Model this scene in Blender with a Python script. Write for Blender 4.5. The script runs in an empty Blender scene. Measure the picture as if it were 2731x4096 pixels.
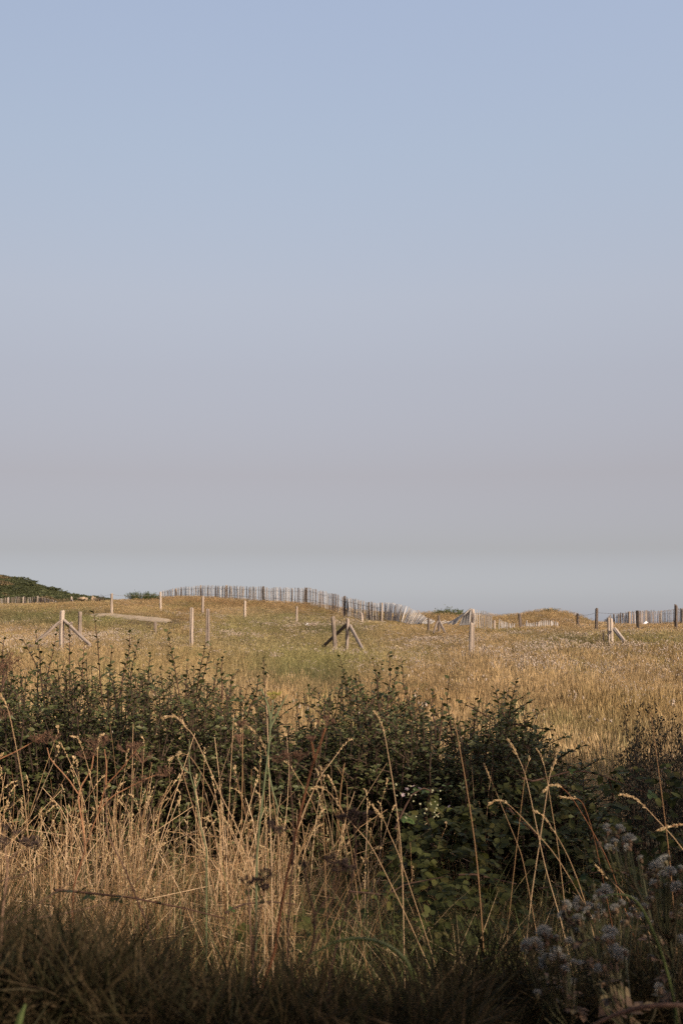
import bpy, math, random
import numpy as np
from mathutils import Vector

random.seed(7)
rng = np.random.default_rng(11)
R = math.radians
scene = bpy.context.scene
COL = scene.collection

# ------------------------------------------------------------------ camera, sky, sun, exposure
EYE = 1.55
FPX = 4800.0                      # focal length in pixels of a 2731 x 4096 frame
PITCH = math.atan((2510 - 2048) / FPX)
cam = bpy.data.cameras.new("camera")
cam.sensor_fit = 'VERTICAL'
cam.sensor_height = 36.0
cam.lens = 36.0 * FPX / 4096.0
cam.clip_start = 0.05
cam.clip_end = 9000
cam.dof.use_dof = True
cam.dof.focus_distance = 9.0
cam.dof.aperture_fstop = 6.3
camo = bpy.data.objects.new("camera", cam)
camo.location = (0, 0, EYE)
camo.rotation_euler = (R(90) + PITCH, 0, 0)
COL.objects.link(camo)
scene.camera = camo

SUN_EL, SUN_AZ = 23.0, 136.0      # azimuth clockwise from the view direction (+Y)
world = bpy.data.worlds.new("World")
scene.world = world
world.use_nodes = True
nt = world.node_tree
nt.nodes.clear()
sky = nt.nodes.new('ShaderNodeTexSky')
sky.sky_type = 'NISHITA'
sky.sun_disc = False
sky.sun_elevation = R(SUN_EL)
sky.sun_rotation = R(SUN_AZ)
sky.altitude = 0
sky.air_density = 1.0
sky.dust_density = 1.0
sky.ozone_density = 1.5
tc = nt.nodes.new('ShaderNodeTexCoord')
sep = nt.nodes.new('ShaderNodeSeparateXYZ')
nt.links.new(tc.outputs['Generated'], sep.inputs[0])
ramp = nt.nodes.new('ShaderNodeValToRGB')    # hazy summer air: tint of the sky by elevation
# position is sin(elevation); colour = tint / 2
SKY_TINT = [(0.0, (.268, .283, .428)), (0.023, (.229, .232, .333)), (0.064, (.214, .179, .206)), (0.126, (.291, .205, .192)),
            (0.208, (.428, .294, .245)), (0.268, (.548, .378, .300)), (0.379, (.695, .508, .400)), (0.479, (.825, .606, .487)), (1.0, (.86, .64, .52))]
el = ramp.color_ramp.elements
while len(el) < len(SKY_TINT):
    el.new(0.5)
for e, (p, c) in zip(el, SKY_TINT):
    e.position = p
    e.color = (c[0], c[1], c[2], 1)
nt.links.new(sep.outputs['Z'], ramp.inputs[0])
vm = nt.nodes.new('ShaderNodeVectorMath'); vm.operation = 'MULTIPLY'
vs = nt.nodes.new('ShaderNodeVectorMath'); vs.operation = 'SCALE'; vs.inputs['Scale'].default_value = 2.0
# extra brightness put in towards +X evens out the sky across the view
hz = nt.nodes.new('ShaderNodeMath'); hz.operation = 'MULTIPLY_ADD'; hz.inputs[1].default_value = 0.45; hz.inputs[2].default_value = 1.0
nt.links.new(sep.outputs['X'], hz.inputs[0])
vh = nt.nodes.new('ShaderNodeVectorMath'); vh.operation = 'SCALE'
nt.links.new(sky.outputs[0], vh.inputs[0]); nt.links.new(hz.outputs[0], vh.inputs['Scale'])
nt.links.new(vh.outputs[0], vm.inputs[0])
nt.links.new(ramp.outputs[0], vs.inputs[0])
nt.links.new(vs.outputs[0], vm.inputs[1])
bg = nt.nodes.new('ShaderNodeBackground')
bg.inputs['Strength'].default_value = 0.15
outw = nt.nodes.new('ShaderNodeOutputWorld')
nt.links.new(vm.outputs[0], bg.inputs[0])
nt.links.new(bg.outputs[0], outw.inputs[0])

sl = bpy.data.lights.new("sun", 'SUN')
sl.energy = 4.7
sl.angle = R(0.55)
sl.color = (1.0, 0.85, 0.68)
so = bpy.data.objects.new("sun", sl)
sdir = Vector((math.sin(R(SUN_AZ)) * math.cos(R(SUN_EL)), math.cos(R(SUN_AZ)) * math.cos(R(SUN_EL)), math.sin(R(SUN_EL))))
so.rotation_euler = sdir.to_track_quat('Z', 'Y').to_euler()
so.location = (20, -20, 30)
COL.objects.link(so)

scene.view_settings.view_transform = 'Standard'
scene.view_settings.look = 'None'
scene.view_settings.exposure = 0.5
scene.view_settings.gamma = 1.0
scene.view_settings.use_curve_mapping = False
scene.render.engine = 'CYCLES'
scene.cycles.max_bounces = 6
scene.cycles.diffuse_bounces = 3
scene.cycles.transmission_bounces = 4
scene.cycles.use_denoising = False
scene.cycles.pixel_filter_type = 'BLACKMAN_HARRIS'
scene.cycles.filter_width = 1.4

# ------------------------------------------------------------------ pixel <-> world helpers
FWD = np.array([0, math.cos(PITCH), math.sin(PITCH)])
UPV = np.array([0, -math.sin(PITCH), math.cos(PITCH)])


def at(px, py, Y):
    """world point at depth Y seen at photo pixel (px, py)"""
    u = (px - 1365.5) / FPX
    v = (2048 - py) / FPX
    d = np.array([u, 0, 0]) + UPV * v + FWD
    t = Y / d[1]
    return np.array([d[0] * t, Y, EYE + d[2] * t])


def proj(P):
    P = np.asarray(P, float)
    q = P - np.array([0, 0, EYE])
    f = q @ FWD
    return 1365.5 + FPX * q[..., 0] / f, 2048 - FPX * (q @ UPV) / f


def vnoise(x, y, s=0):
    """smooth value noise, 0..1"""
    x = np.asarray(x, float); y = np.asarray(y, float)
    xi = np.floor(x).astype(np.int64); yi = np.floor(y).astype(np.int64)
    fx = x - xi; fy = y - yi
    fx = fx * fx * (3 - 2 * fx); fy = fy * fy * (3 - 2 * fy)

    def h(a, b):
        n = (a * 374761393 + b * 668265263 + s * 982451653) & 0x7fffffff
        n = ((n ^ (n >> 13)) * 1274126177) & 0x7fffffff
        return ((n ^ (n >> 16)) & 0xffff) / 65535.0
    a = h(xi, yi) * (1 - fx) + h(xi + 1, yi) * fx
    b = h(xi, yi + 1) * (1 - fx) + h(xi + 1, yi + 1) * fx
    return a * (1 - fy) + b * fy


def fbm(x, y, s=0):
    return (vnoise(x, y, s) * 0.55 + vnoise(x * 2.1, y * 2.1, s + 1) * 0.3 + vnoise(x * 4.3, y * 4.3, s + 2) * 0.15)


# ------------------------------------------------------------------ terrain from surveyed points
# (pixel x, pixel row of the ground, distance, height of the grass that hides the ground there)
SURVEY = [
    (250, 2580, 34, .30), (321, 2548, 40, .25), (769, 2586, 36, .28), (831, 2577, 38, .28), (1336, 2590, 36, .28),
    (1390, 2599, 38, .30), (1888, 2588, 33, .28), (2441, 2560, 34, .28), (2680, 2560, 35, .28),
    (60, 2500, 52, .22), (622, 2525, 44, .25), (448, 2438, 60, .12), (643, 2434, 62, .12), (560, 2461, 53, .08), (700, 2484, 46, .1),
    (812, 2461, 57, .15), (980, 2463, 56, .18), (1187, 2483, 53, .18), (1446, 2480, 55, .18), (1714, 2518, 51, .18),
    (1755, 2522, 49, .18), (2079, 2510, 55, .18), (2309, 2498, 56, .18), (2384, 2503, 51, .18), (2548, 2515, 50, .18),
    (2701, 2508, 50, .18), (1975, 2520, 57, .16),
    (100, 2413, 112, .2), (286, 2415, 103, .2), (10, 2413, 110, .2), (200, 2414, 108, .2), (400, 2402, 95, .15), (520, 2397, 100, .12),
    (1526, 2484, 68, .12), (1378, 2456, 72, .12), (1226, 2410, 85, .12), (1054, 2404, 95, .12), (906, 2390, 102, .12),
    (804, 2386, 106, .12), (706, 2388, 110, .12), (650, 2390, 113, .12), (900, 2425, 80, .12), (1100, 2440, 70, .12),
    (1629, 2498, 66, .12), (1720, 2497, 64, .12), (1889, 2513, 60, .12), (1760, 2444, 80, .15), (1640, 2462, 84, .15), (1830, 2450, 79, .15),
    (1950, 2458, 77, .15), (2050, 2460, 76, .15), (2120, 2446, 75, .15), (2200, 2432, 76, .15), (2270, 2436, 75, .15), (2340, 2468, 73, .15),
    (2410, 2508, 75, .12), (2513, 2508, 75, .12), (2600, 2500, 84, .12), (2660, 2490, 90, .12), (2723, 2494, 77, .12),
]
ctrl = []
for (px, py, Y, g) in SURVEY:
    p = at(px, py, Y)
    g += .12 if Y > 45 and g > .1 else 0
    ctrl.append((p[0] / Y, Y, p[2] - g))
for Y, z in ((5, 0), (7, 0.0), (9.5, 0.0), (13, -0.02), (17, -0.02), (21, .08), (26, .27), (30, .45)):
    for u in (-.5, -.28, -.1, .1, .28, .5):
        ctrl.append((u, Y, z))
for Y, zl, zr in ((36, .7, .7), (50, 1.4, 1.3), (75, 2.4, 1.4), (110, 3.5, 1.2)):
    ctrl.append((-.52, Y, zl)); ctrl.append((.52, Y, zr))
# ground falls away behind the crest
for px, row, Y in ((20, 2450, 150), (200, 2450, 145), (400, 2440, 130), (560, 2430, 135), (800, 2420, 140), (1000, 2430, 130),
                   (1226, 2450, 118), (1400, 2480, 105), (1530, 2500, 100), (1640, 2510, 108), (1760, 2510, 104), (1950, 2515, 100), (2120, 2500, 100),
                   (2250, 2490, 100), (2340, 2512, 96), (2450, 2522, 95), (2560, 2522, 105), (2700, 2522, 115)):
    p = at(px, row, Y)
    ctrl.append((p[0] / Y, Y, p[2]))
for Y, z in ((190, -0.5), (300, -2.5), (500, -4)):
    for u in (-.5, -.28, -.1, .1, .28, .5):
        ctrl.append((u, Y, z))
ctrl = np.array(ctrl)
CX = np.stack([ctrl[:, 0] * 3, np.log(ctrl[:, 1]) * 1.5], 1)


def tps_k(r2):
    return np.where(r2 > 0, 0.5 * r2 * np.log(np.maximum(r2, 1e-12)), 0)


def _fit():
    n = len(CX)
    d2 = ((CX[:, None] - CX[None]) ** 2).sum(2)
    A = np.zeros((n + 3, n + 3))
    A[:n, :n] = tps_k(d2) + np.eye(n) * 0.002
    A[:n, n] = 1; A[:n, n + 1:] = CX
    A[n, :n] = 1; A[n + 1:, :n] = CX.T
    b = np.zeros(n + 3); b[:n] = ctrl[:, 2]
    return np.linalg.solve(A, b)


TW = _fit()


def ground(x, y):
    x = np.atleast_1d(np.asarray(x, float)); y = np.atleast_1d(np.asarray(y, float))
    sh = x.shape
    x = x.ravel(); y = y.ravel()
    yc = np.clip(y, 5, 500)
    u = np.clip(x / yc, -.52, .52)
    Q = np.stack([u * 3, np.log(yc) * 1.5], 1)
    out = np.empty(len(Q))
    for i in range(0, len(Q), 20000):
        q = Q[i:i + 20000]
        d2 = ((q[:, None] - CX[None]) ** 2).sum(2)
        out[i:i + 20000] = tps_k(d2) @ TW[:-3] + TW[-3] + q @ TW[-2:]
    w = np.clip((y - 5) / 3, 0, 1)
    out = out * w + (fbm(x * .6, y * .6, 5) - .5) * .10 * np.clip(60 / np.maximum(y, 1), .3, 1)
    far = np.clip((y - 350) / 150, 0, 1)
    out = out * (1 - far) + (-4.0) * far
    return out.reshape(sh)


def gz(x, y):
    return float(ground(x, y)[0])


# ------------------------------------------------------------------ mesh helpers
class MB:
    def __init__(s):
        s.v = []; s.f = []

    def tube(s, pts, rad, sides=5, cap=True):
        pts = [np.asarray(p, float) for p in pts]
        n = len(pts)
        if not hasattr(rad, '__len__'):
            rad = [rad] * n
        b = len(s.v)
        ref = np.array([0.31, 0.17, 0.93])
        for i, p in enumerate(pts):
            t = pts[min(i + 1, n - 1)] - pts[max(i - 1, 0)]
            t = t / (np.linalg.norm(t) + 1e-9)
            a = np.cross(t, ref)
            if np.linalg.norm(a) < .2:
                a = np.cross(t, [1, 0, 0])
            a /= np.linalg.norm(a)
            c = np.cross(t, a)
            for k in range(sides):
                an = 2 * math.pi * k / sides
                s.v.append(p + (a * math.cos(an) + c * math.sin(an)) * rad[i])
        for i in range(n - 1):
            for k in range(sides):
                k2 = (k + 1) % sides
                s.f.append((b + i * sides + k, b + i * sides + k2, b + (i + 1) * sides + k2, b + (i + 1) * sides + k))
        if cap:
            s.f.append(tuple(b + k for k in reversed(range(sides))))
            s.f.append(tuple(b + (n - 1) * sides + k for k in range(sides)))

    def ribbon(s, pts, wid, side):
        pts = [np.asarray(p, float) for p in pts]
        side = np.asarray(side, float)
        b = len(s.v)
        n = len(pts)
        for i, p in enumerate(pts):
            s.v.append(p - side * wid[i]); s.v.append(p + side * wid[i])
        for i in range(n - 1):
            s.f.append((b + 2 * i, b + 2 * i + 1, b + 2 * i + 3, b + 2 * i + 2))

    def spindle(s, p, d, L, r, sides=4):
        """small pointed seed or bud"""
        p = np.asarray(p, float); d = np.asarray(d, float); d = d / (np.linalg.norm(d) + 1e-9)
        a = np.cross(d, [0.3, 0.2, 0.9]); a /= (np.linalg.norm(a) + 1e-9)
        c = np.cross(d, a)
        b = len(s.v)
        s.v.append(p); s.v.append(p + d * L)
        for k in range(sides):
            an = 2 * math.pi * k / sides
            s.v.append(p + d * L * .42 + (a * math.cos(an) + c * math.sin(an)) * r)
        for k in range(sides):
            k2 = (k + 1) % sides
            s.f.append((b, b + 2 + k2, b + 2 + k)); s.f.append((b + 1, b + 2 + k, b + 2 + k2))

    def leaf(s, p, d, n, L, W, fold=.25, droop=.15):
        p = np.asarray(p, float); d = np.asarray(d, float); d = d / (np.linalg.norm(d) + 1e-9)
        n = np.asarray(n, float)
        sd = np.cross(d, n); sd /= (np.linalg.norm(sd) + 1e-9)
        n = np.cross(sd, d)
        b = len(s.v)
        for (x, y, z) in leaf_template(fold, droop):
            s.v.append(p + sd * x * W + d * y * L + n * z * L)
        for f in LEAF_F:
            s.f.append(tuple(b + i for i in f))

    def mesh(s, name):
        m = bpy.data.meshes.new(name)
        m.from_pydata([tuple(map(float, v)) for v in s.v], [], s.f)
        return m

    def build(s, name, mat, parent=None, smooth=False):
        return link(name, s.mesh(name), mat, parent, smooth)


def leaf_template(fold=.25, droop=.15):
    return [(0, 0, 0), (-.40, .28, fold * .28), (0, .30, 0), (.40, .28, fold * .28),
            (-.42, .62, fold * .25 - droop * .3), (0, .64, -droop * .3), (.42, .62, fold * .25 - droop * .3), (0, 1, -droop)]


LEAF_F = [(0, 2, 1), (0, 3, 2), (1, 2, 5, 4), (2, 3, 6, 5), (4, 5, 7), (5, 6, 7)]
LEAF_QF = [(0, 2, 1), (0, 3, 2), (1, 2, 4), (2, 3, 4)]
LEAF_Q = [(0, 0, 0), (-.45, .48, .10), (0, .5, 0), (.45, .48, .10), (0, 1, -.12)]


def link(name, me, mat=None, parent=None, smooth=False):
    if mat is not None and not me.materials:
        me.materials.append(mat)
    if smooth:
        me.shade_smooth() if hasattr(me, 'shade_smooth') else None
    o = bpy.data.objects.new(name, me)
    COL.objects.link(o)
    if parent is not None:
        o.parent = parent
        o.location = -parent.location if not parent.get('_local') else Vector((0, 0, 0))
    return o


def empty(name, loc, label, cat, group=None):
    o = bpy.data.objects.new(name, None)
    o.empty_display_size = .1
    o.location = tuple(map(float, loc))
    COL.objects.link(o)
    tag(o, label, cat, group)
    return o


def tag(o, label=None, cat=None, group=None, kind=None):
    if label: o['label'] = label
    if cat: o['category'] = cat
    if group: o['group'] = group
    if kind: o['kind'] = kind
    return o


def cloud_mesh(name, P, D, N, L, W, tmpl=LEAF_Q, faces=LEAF_QF):
    """many leaves as one mesh; arrays of base points, axes, normals, lengths, widths"""
    P = np.asarray(P, float); D = np.asarray(D, float); N = np.asarray(N, float)
    D = D / (np.linalg.norm(D, axis=1, keepdims=True) + 1e-9)
    S = np.cross(D, N); S /= (np.linalg.norm(S, axis=1, keepdims=True) + 1e-9)
    N = np.cross(S, D)
    T = np.array(tmpl, float)
    V = (P[:, None, :] + S[:, None, :] * (T[None, :, 0:1] * np.asarray(W)[:, None, None])
         + D[:, None, :] * (T[None, :, 1:2] * np.asarray(L)[:, None, None]) + N[:, None, :] * (T[None, :, 2:3] * np.asarray(L)[:, None, None]))
    k = len(T)
    base = (np.arange(len(P)) * k)[:, None]
    m = bpy.data.meshes.new(name)
    fl = []
    for f in faces:
        fl.append((base + np.array(f)[None]).tolist())
    F = [tuple(q) for part in fl for q in part]
    m.from_pydata(V.reshape(-1, 3).tolist(), [], F)
    return m


# ------------------------------------------------------------------ materials
def new_mat(name):
    m = bpy.data.materials.new(name)
    m.use_nodes = True
    t = m.node_tree
    t.nodes.clear()
    o = t.nodes.new('ShaderNodeOutputMaterial')
    return m, t, o


def nd(t, kind, **kw):
    n = t.nodes.new(kind)
    for k, v in kw.items():
        setattr(n, k, v)
    return n


def ramp_node(t, stops):
    r = t.nodes.new('ShaderNodeValToRGB')
    el = r.color_ramp.elements
    while len(el) < len(stops):
        el.new(.5)
    for e, (p, c) in zip(el, stops):
        e.position = p
        e.color = (*c, 1)
    return r


ALB = .82


def leaf_mat(name, cols, trans=.35, rough=.5, spec=.3, island=True):
    """leaf or blade: colour varies from leaf to leaf, some light passes through"""
    m, t, o = new_mat(name)
    geo = nd(t, 'ShaderNodeNewGeometry')
    info = nd(t, 'ShaderNodeObjectInfo')
    add = nd(t, 'ShaderNodeMath', operation='ADD')
    fr = nd(t, 'ShaderNodeMath', operation='FRACT')
    t.links.new(geo.outputs['Random Per Island'], add.inputs[0])
    t.links.new(info.outputs['Random'], add.inputs[1])
    t.links.new(add.outputs[0], fr.inputs[0])
    r = ramp_node(t, [(i / max(1, len(cols) - 1), tuple(k * ALB for k in c)) for i, c in enumerate(cols)])
    t.links.new(fr.outputs[0], r.inputs[0])
    p = nd(t, 'ShaderNodeBsdfPrincipled')
    p.inputs['Roughness'].default_value = rough
    p.inputs['Specular IOR Level'].default_value = spec
    t.links.new(r.outputs[0], p.inputs['Base Color'])
    tr = nd(t, 'ShaderNodeBsdfTranslucent')
    t.links.new(r.outputs[0], tr.inputs[0])
    mx = nd(t, 'ShaderNodeMixShader')
    mx.inputs[0].default_value = trans
    t.links.new(p.outputs[0], mx.inputs[1]); t.links.new(tr.outputs[0], mx.inputs[2])
    t.links.new(mx.outputs[0], o.inputs[0])
    return m


def tint_mat(name, mult=(1, 1, 1), vary=.32, trans=.3):
    """blade whose colour comes from the plant it belongs to, each blade a little lighter or darker"""
    m, t, o = new_mat(name)
    at_ = nd(t, 'ShaderNodeAttribute', attribute_type='INSTANCER', attribute_name='tint')
    geo = nd(t, 'ShaderNodeNewGeometry')
    mr = nd(t, 'ShaderNodeMapRange')
    mr.inputs['To Min'].default_value = 1 - vary
    mr.inputs['To Max'].default_value = 1 + vary
    t.links.new(geo.outputs['Random Per Island'], mr.inputs[0])
    mu = nd(t, 'ShaderNodeVectorMath', operation='MULTIPLY')
    mu.inputs[1].default_value = tuple(k * ALB for k in mult)
    t.links.new(at_.outputs['Color'], mu.inputs[0])
    sc = nd(t, 'ShaderNodeVectorMath', operation='SCALE')
    t.links.new(mu.outputs[0], sc.inputs[0]); t.links.new(mr.outputs[0], sc.inputs['Scale'])
    p = nd(t, 'ShaderNodeBsdfPrincipled')
    p.inputs['Roughness'].default_value = .6
    p.inputs['Specular IOR Level'].default_value = .2
    t.links.new(sc.outputs[0], p.inputs['Base Color'])
    tr = nd(t, 'ShaderNodeBsdfTranslucent')
    t.links.new(sc.outputs[0], tr.inputs[0])
    mx = nd(t, 'ShaderNodeMixShader')
    mx.inputs[0].default_value = trans
    t.links.new(p.outputs[0], mx.inputs[1]); t.links.new(tr.outputs[0], mx.inputs[2])
    t.links.new(mx.outputs[0], o.inputs[0])
    return m


def wood_mat(name, cols, scale=(30, 30, 3), rough=.85, bump=.4):
    m, t, o = new_mat(name)
    tc = nd(t, 'ShaderNodeTexCoord')
    mp = nd(t, 'ShaderNodeMapping')
    mp.inputs['Scale'].default_value = scale
    info = nd(t, 'ShaderNodeObjectInfo')
    t.links.new(tc.outputs['Object'], mp.inputs[0])
    n = nd(t, 'ShaderNodeTexNoise')
    n.inputs['Scale'].default_value = 1.0
    n.inputs['Detail'].default_value = 6
    n.inputs['Roughness'].default_value = .65
    t.links.new(mp.outputs[0], n.inputs['Vector'])
    ad = nd(t, 'ShaderNodeMath', operation='MULTIPLY_ADD')
    ad.inputs[1].default_value = .45; ad.inputs[2].default_value = -.22
    t.links.new(info.outputs['Random'], ad.inputs[0])
    a2 = nd(t, 'ShaderNodeMath', operation='ADD')
    t.links.new(n.outputs['Fac'], a2.inputs[0]); t.links.new(ad.outputs[0], a2.inputs[1])
    r = ramp_node(t, [(p_, tuple(k * .82 for k in c_)) for p_, c_ in zip((.25, .5, .75), cols)])
    t.links.new(a2.outputs[0], r.inputs[0])
    p = nd(t, 'ShaderNodeBsdfPrincipled')
    p.inputs['Roughness'].default_value = rough
    p.inputs['Specular IOR Level'].default_value = .2
    t.links.new(r.outputs[0], p.inputs['Base Color'])
    b = nd(t, 'ShaderNodeBump')
    b.inputs['Strength'].default_value = bump
    b.inputs['Distance'].default_value = .01
    t.links.new(n.outputs['Fac'], b.inputs['Height']); t.links.new(b.outputs[0], p.inputs['Normal'])
    t.links.new(p.outputs[0], o.inputs[0])
    return m


def noise_mat(name, stops, scale=1.0, rough=.95, detail=8, bump=.5, dist=.05, coord='Object'):
    m, t, o = new_mat(name)
    tc = nd(t, 'ShaderNodeTexCoord')
    n = nd(t, 'ShaderNodeTexNoise')
    n.inputs['Scale'].default_value = scale
    n.inputs['Detail'].default_value = detail
    n.inputs['Roughness'].default_value = .65
    t.links.new(tc.outputs[coord], n.inputs['Vector'])
    r = ramp_node(t, stops)
    t.links.new(n.outputs['Fac'], r.inputs[0])
    p = nd(t, 'ShaderNodeBsdfPrincipled')
    p.inputs['Roughness'].default_value = rough
    p.inputs['Specular IOR Level'].default_value = .15
    t.links.new(r.outputs[0], p.inputs['Base Color'])
    b = nd(t, 'ShaderNodeBump')
    b.inputs['Strength'].default_value = bump
    b.inputs['Distance'].default_value = dist
    t.links.new(n.outputs['Fac'], b.inputs['Height']); t.links.new(b.outputs[0], p.inputs['Normal'])
    t.links.new(p.outputs[0], o.inputs[0])
    return m


M = {}
M['soil'] = noise_mat('dry_thatch', [(.3, (.045, .030, .015)), (.5, (.11, .075, .033)), (.7, (.19, .13, .06))], 3.0)
M['sand'] = noise_mat('sand', [(.3, (.29, .22, .14)), (.6, (.42, .33, .22))], 6.0, bump=.3)
M['hill'] = noise_mat('hill_turf', [(.3, (.035, .05, .018)), (.5, (.07, .085, .03)), (.68, (.13, .11, .05))], .12, dist=.5)
M['rock'] = noise_mat('sandy_rock', [(.3, (.15, .11, .07)), (.6, (.30, .23, .155))], 1.2, dist=.2)
M['post'] = wood_mat('weathered_post', [(.06, .048, .04), (.27, .22, .175), (.46, .39, .32)], (16, 16, 1.8), bump=1.0)
M['post_grey'] = wood_mat('grey_post', [(.05, .04, .034), (.175, .14, .115), (.31, .26, .215)], (16, 16, 1.8), bump=1.0)
M['picket'] = wood_mat('chestnut_pale', [(.17, .155, .14), (.31, .29, .265), (.47, .445, .41)], (40, 40, 5))
M['picket_dark'] = wood_mat('dark_pale', [(.05, .04, .035), (.16, .125, .10), (.34, .28, .22)], (40, 40, 5))
M['wire'] = noise_mat('rusty_wire', [(.3, (.10, .07, .05)), (.6, (.22, .19, .17))], 20)
M['meadow'] = tint_mat('meadow_blade')
M['meadow_head'] = tint_mat('meadow_head', (1, 1, 1), .35, .3)
M['pale_head'] = leaf_mat('pale_flower', [(.36, .28, .20), (.50, .41, .31), (.62, .53, .44)], .3, .8, .1)
M['straw'] = leaf_mat('straw', [(.27, .15, .068), (.46, .30, .155), (.64, .46, .28)], .25, .55, .25)
M['straw_head'] = leaf_mat('straw_seed', [(.38, .25, .12), (.56, .40, .21), (.70, .53, .31)], .25, .7, .15)
M['blackthorn'] = leaf_mat('blackthorn_leaf', [(.045, .052, .018), (.070, .080, .026), (.105, .110, .038), (.075, .085, .028), (.135, .130, .050)], .25, .5, .22)
M['bark'] = wood_mat('bark', [(.03, .02, .014), (.07, .045, .03), (.13, .08, .05)], (60, 60, 12))
M['red_bark'] = wood_mat('reddish_bark', [(.03, .017, .012), (.065, .036, .024), (.11, .06, .04)], (60, 60, 12))
M['bramble'] = leaf_mat('bramble_leaf', [(.028, .032, .009), (.048, .054, .014), (.072, .076, .020), (.085, .072, .022)], .25, .6, .12)
M['bramble_light'] = leaf_mat('young_bramble_leaf', [(.065, .10, .026), (.09, .125, .036)], .3, .5, .2)
M['dead_leaf'] = leaf_mat('dead_leaf', [(.10, .05, .02), (.22, .12, .055), (.34, .24, .13)], .2, .8, .1)
M['green_stem'] = leaf_mat('green_stem', [(.13, .15, .075), (.17, .185, .095)], .1, .5, .2)
M['green_blade'] = leaf_mat('green_blade', [(.06, .085, .025), (.11, .14, .045), (.18, .20, .075)], .3, .5, .3)
M['umbel_yellow'] = leaf_mat('yellow_umbel', [(.30, .27, .06), (.40, .34, .09)], .2, .8, .1)
M['dead_stem'] = wood_mat('dead_stem', [(.06, .035, .025), (.13, .075, .05), (.21, .13, .085)], (60, 60, 10))
M['russet_stem'] = wood_mat('russet_stem', [(.16, .065, .03), (.27, .12, .055), (.36, .19, .10)], (60, 60, 10))
M['dead_umbel'] = leaf_mat('dead_umbel', [(.09, .05, .035), (.17, .095, .06), (.24, .14, .09)], .2, .9, .1)
M['dark_umbel'] = leaf_mat('dark_umbel', [(.045, .03, .026), (.08, .055, .045), (.12, .085, .07)], .2, .9, .1)
M['fluff'] = leaf_mat('thistledown', [(.36, .345, .30), (.46, .445, .39), (.58, .565, .50)], .35, 1.0, .0)
M['bract'] = leaf_mat('thistle_bract', [(.09, .06, .04), (.16, .10, .06), (.13, .12, .06)], .15, .7, .2)
M['thistle_stem'] = leaf_mat('thistle_stem', [(.055, .06, .03), (.08, .08, .04), (.08, .06, .035)], .1, .6, .2)
M['petal'] = leaf_mat('bramble_petal', [(.62, .45, .46), (.72, .60, .58)], .35, .7, .1)
M['bud'] = leaf_mat('bramble_bud', [(.30, .30, .16), (.42, .40, .26)], .1, .8, .1)
M['shrub_green'] = leaf_mat('dune_shrub', [(.05, .075, .02), (.08, .11, .03), (.12, .13, .045)], .3, .6, .2)
M['heath'] = leaf_mat('heath_shrub', [(.045, .045, .03), (.075, .07, .045), (.10, .085, .06)], .15, .7, .1)
M['plastic'] = noise_mat('white_plastic', [(.3, (.6, .64, .68)), (.6, (.8, .8, .8))], 5, .5)
M['painted_shade_grass'] = leaf_mat('painted_shade_grass', [(.014, .015, .006), (.028, .026, .011), (.060, .040, .020), (.018, .019, .008), (.10, .068, .036)], .2, .7, .1)  # near-black albedo stands in for shade on the near weeds
M['hedge'] = leaf_mat('hedge_leaf', [(.03, .045, .015), (.06, .08, .025)], .15, .5, .3)

# ------------------------------------------------------------------ the ground
def axis_x():
    a = [0.0]
    while a[-1] < 2500:
        s = .35 if a[-1] < 34 else (a[-1] - 34) * .18 + .6
        a.append(a[-1] + s)
    return np.array([-v for v in a[:0:-1]] + a)


def axis_y():
    a = [-60, -40, -25, -15, -8, -4, -1, 2, 4.0]
    while a[-1] < 6000:
        a.append(a[-1] * (1.016 if a[-1] < 150 else 1.08))
    return np.array(a)


gx, gy = axis_x(), axis_y()
GX, GY = np.meshgrid(gx, gy)
GZ = ground(GX, GY)
nx, ny = len(gx), len(gy)
V = np.stack([GX.ravel(), GY.ravel(), GZ.ravel()], 1)
ii = (np.arange(ny - 1)[:, None] * nx + np.arange(nx - 1)[None]).ravel()
F = np.stack([ii, ii + 1, ii + nx + 1, ii + nx], 1)
me = bpy.data.meshes.new('ground')
me.from_pydata(V.tolist(), [], F.tolist())
g = link('ground', me, M['soil'], smooth=True)
tag(g, kind='structure')

# sandy footpath
PATH = [(400, 2434, 61), (425, 2437, 59), (450, 2441, 57.5), (520, 2452, 54), (590, 2464, 50.5), (640, 2473, 48.5), (680, 2480, 47)]
pw = []
for (px, py, Y) in PATH:
    p = at(px, py, Y)
    pw.append((p[0], Y))
pw = np.array(pw)


def densify(a, n):
    a = np.asarray(a, float)
    t = np.linspace(0, len(a) - 1, n)
    return np.stack([np.interp(t, np.arange(len(a)), a[:, k]) for k in range(a.shape[1])], 1)


pc = densify(pw, 60)
mb = MB()
for i, (x, y) in enumerate(pc):
    t = pc[min(i + 1, 59)] - pc[max(i - 1, 0)]
    t /= np.linalg.norm(t)
    nrm = np.array([-t[1], t[0]])
    w = np.interp(i, [0, 12, 25, 45, 59], [.5, .95, .9, .55, .1])
    for k in range(7):
        e = k / 3 - 1
        ww = w * (.75 + .7 * vnoise(i * .55 + 9 * (k > 3), 1.3 + (k > 3), 3))
        q = np.array([x, y]) + nrm * ww * e
        mb.v.append(np.array([q[0], q[1], gz(q[0], q[1]) + .03 - .06 * abs(e) ** 4 + .012 * random.random()]))
for i in range(59):
    for k in range(6):
        a = i * 7 + k
        mb.f.append((a, a + 1, a + 8, a + 7))
tag(mb.build('path', M['sand'], smooth=True), kind='structure')

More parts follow.
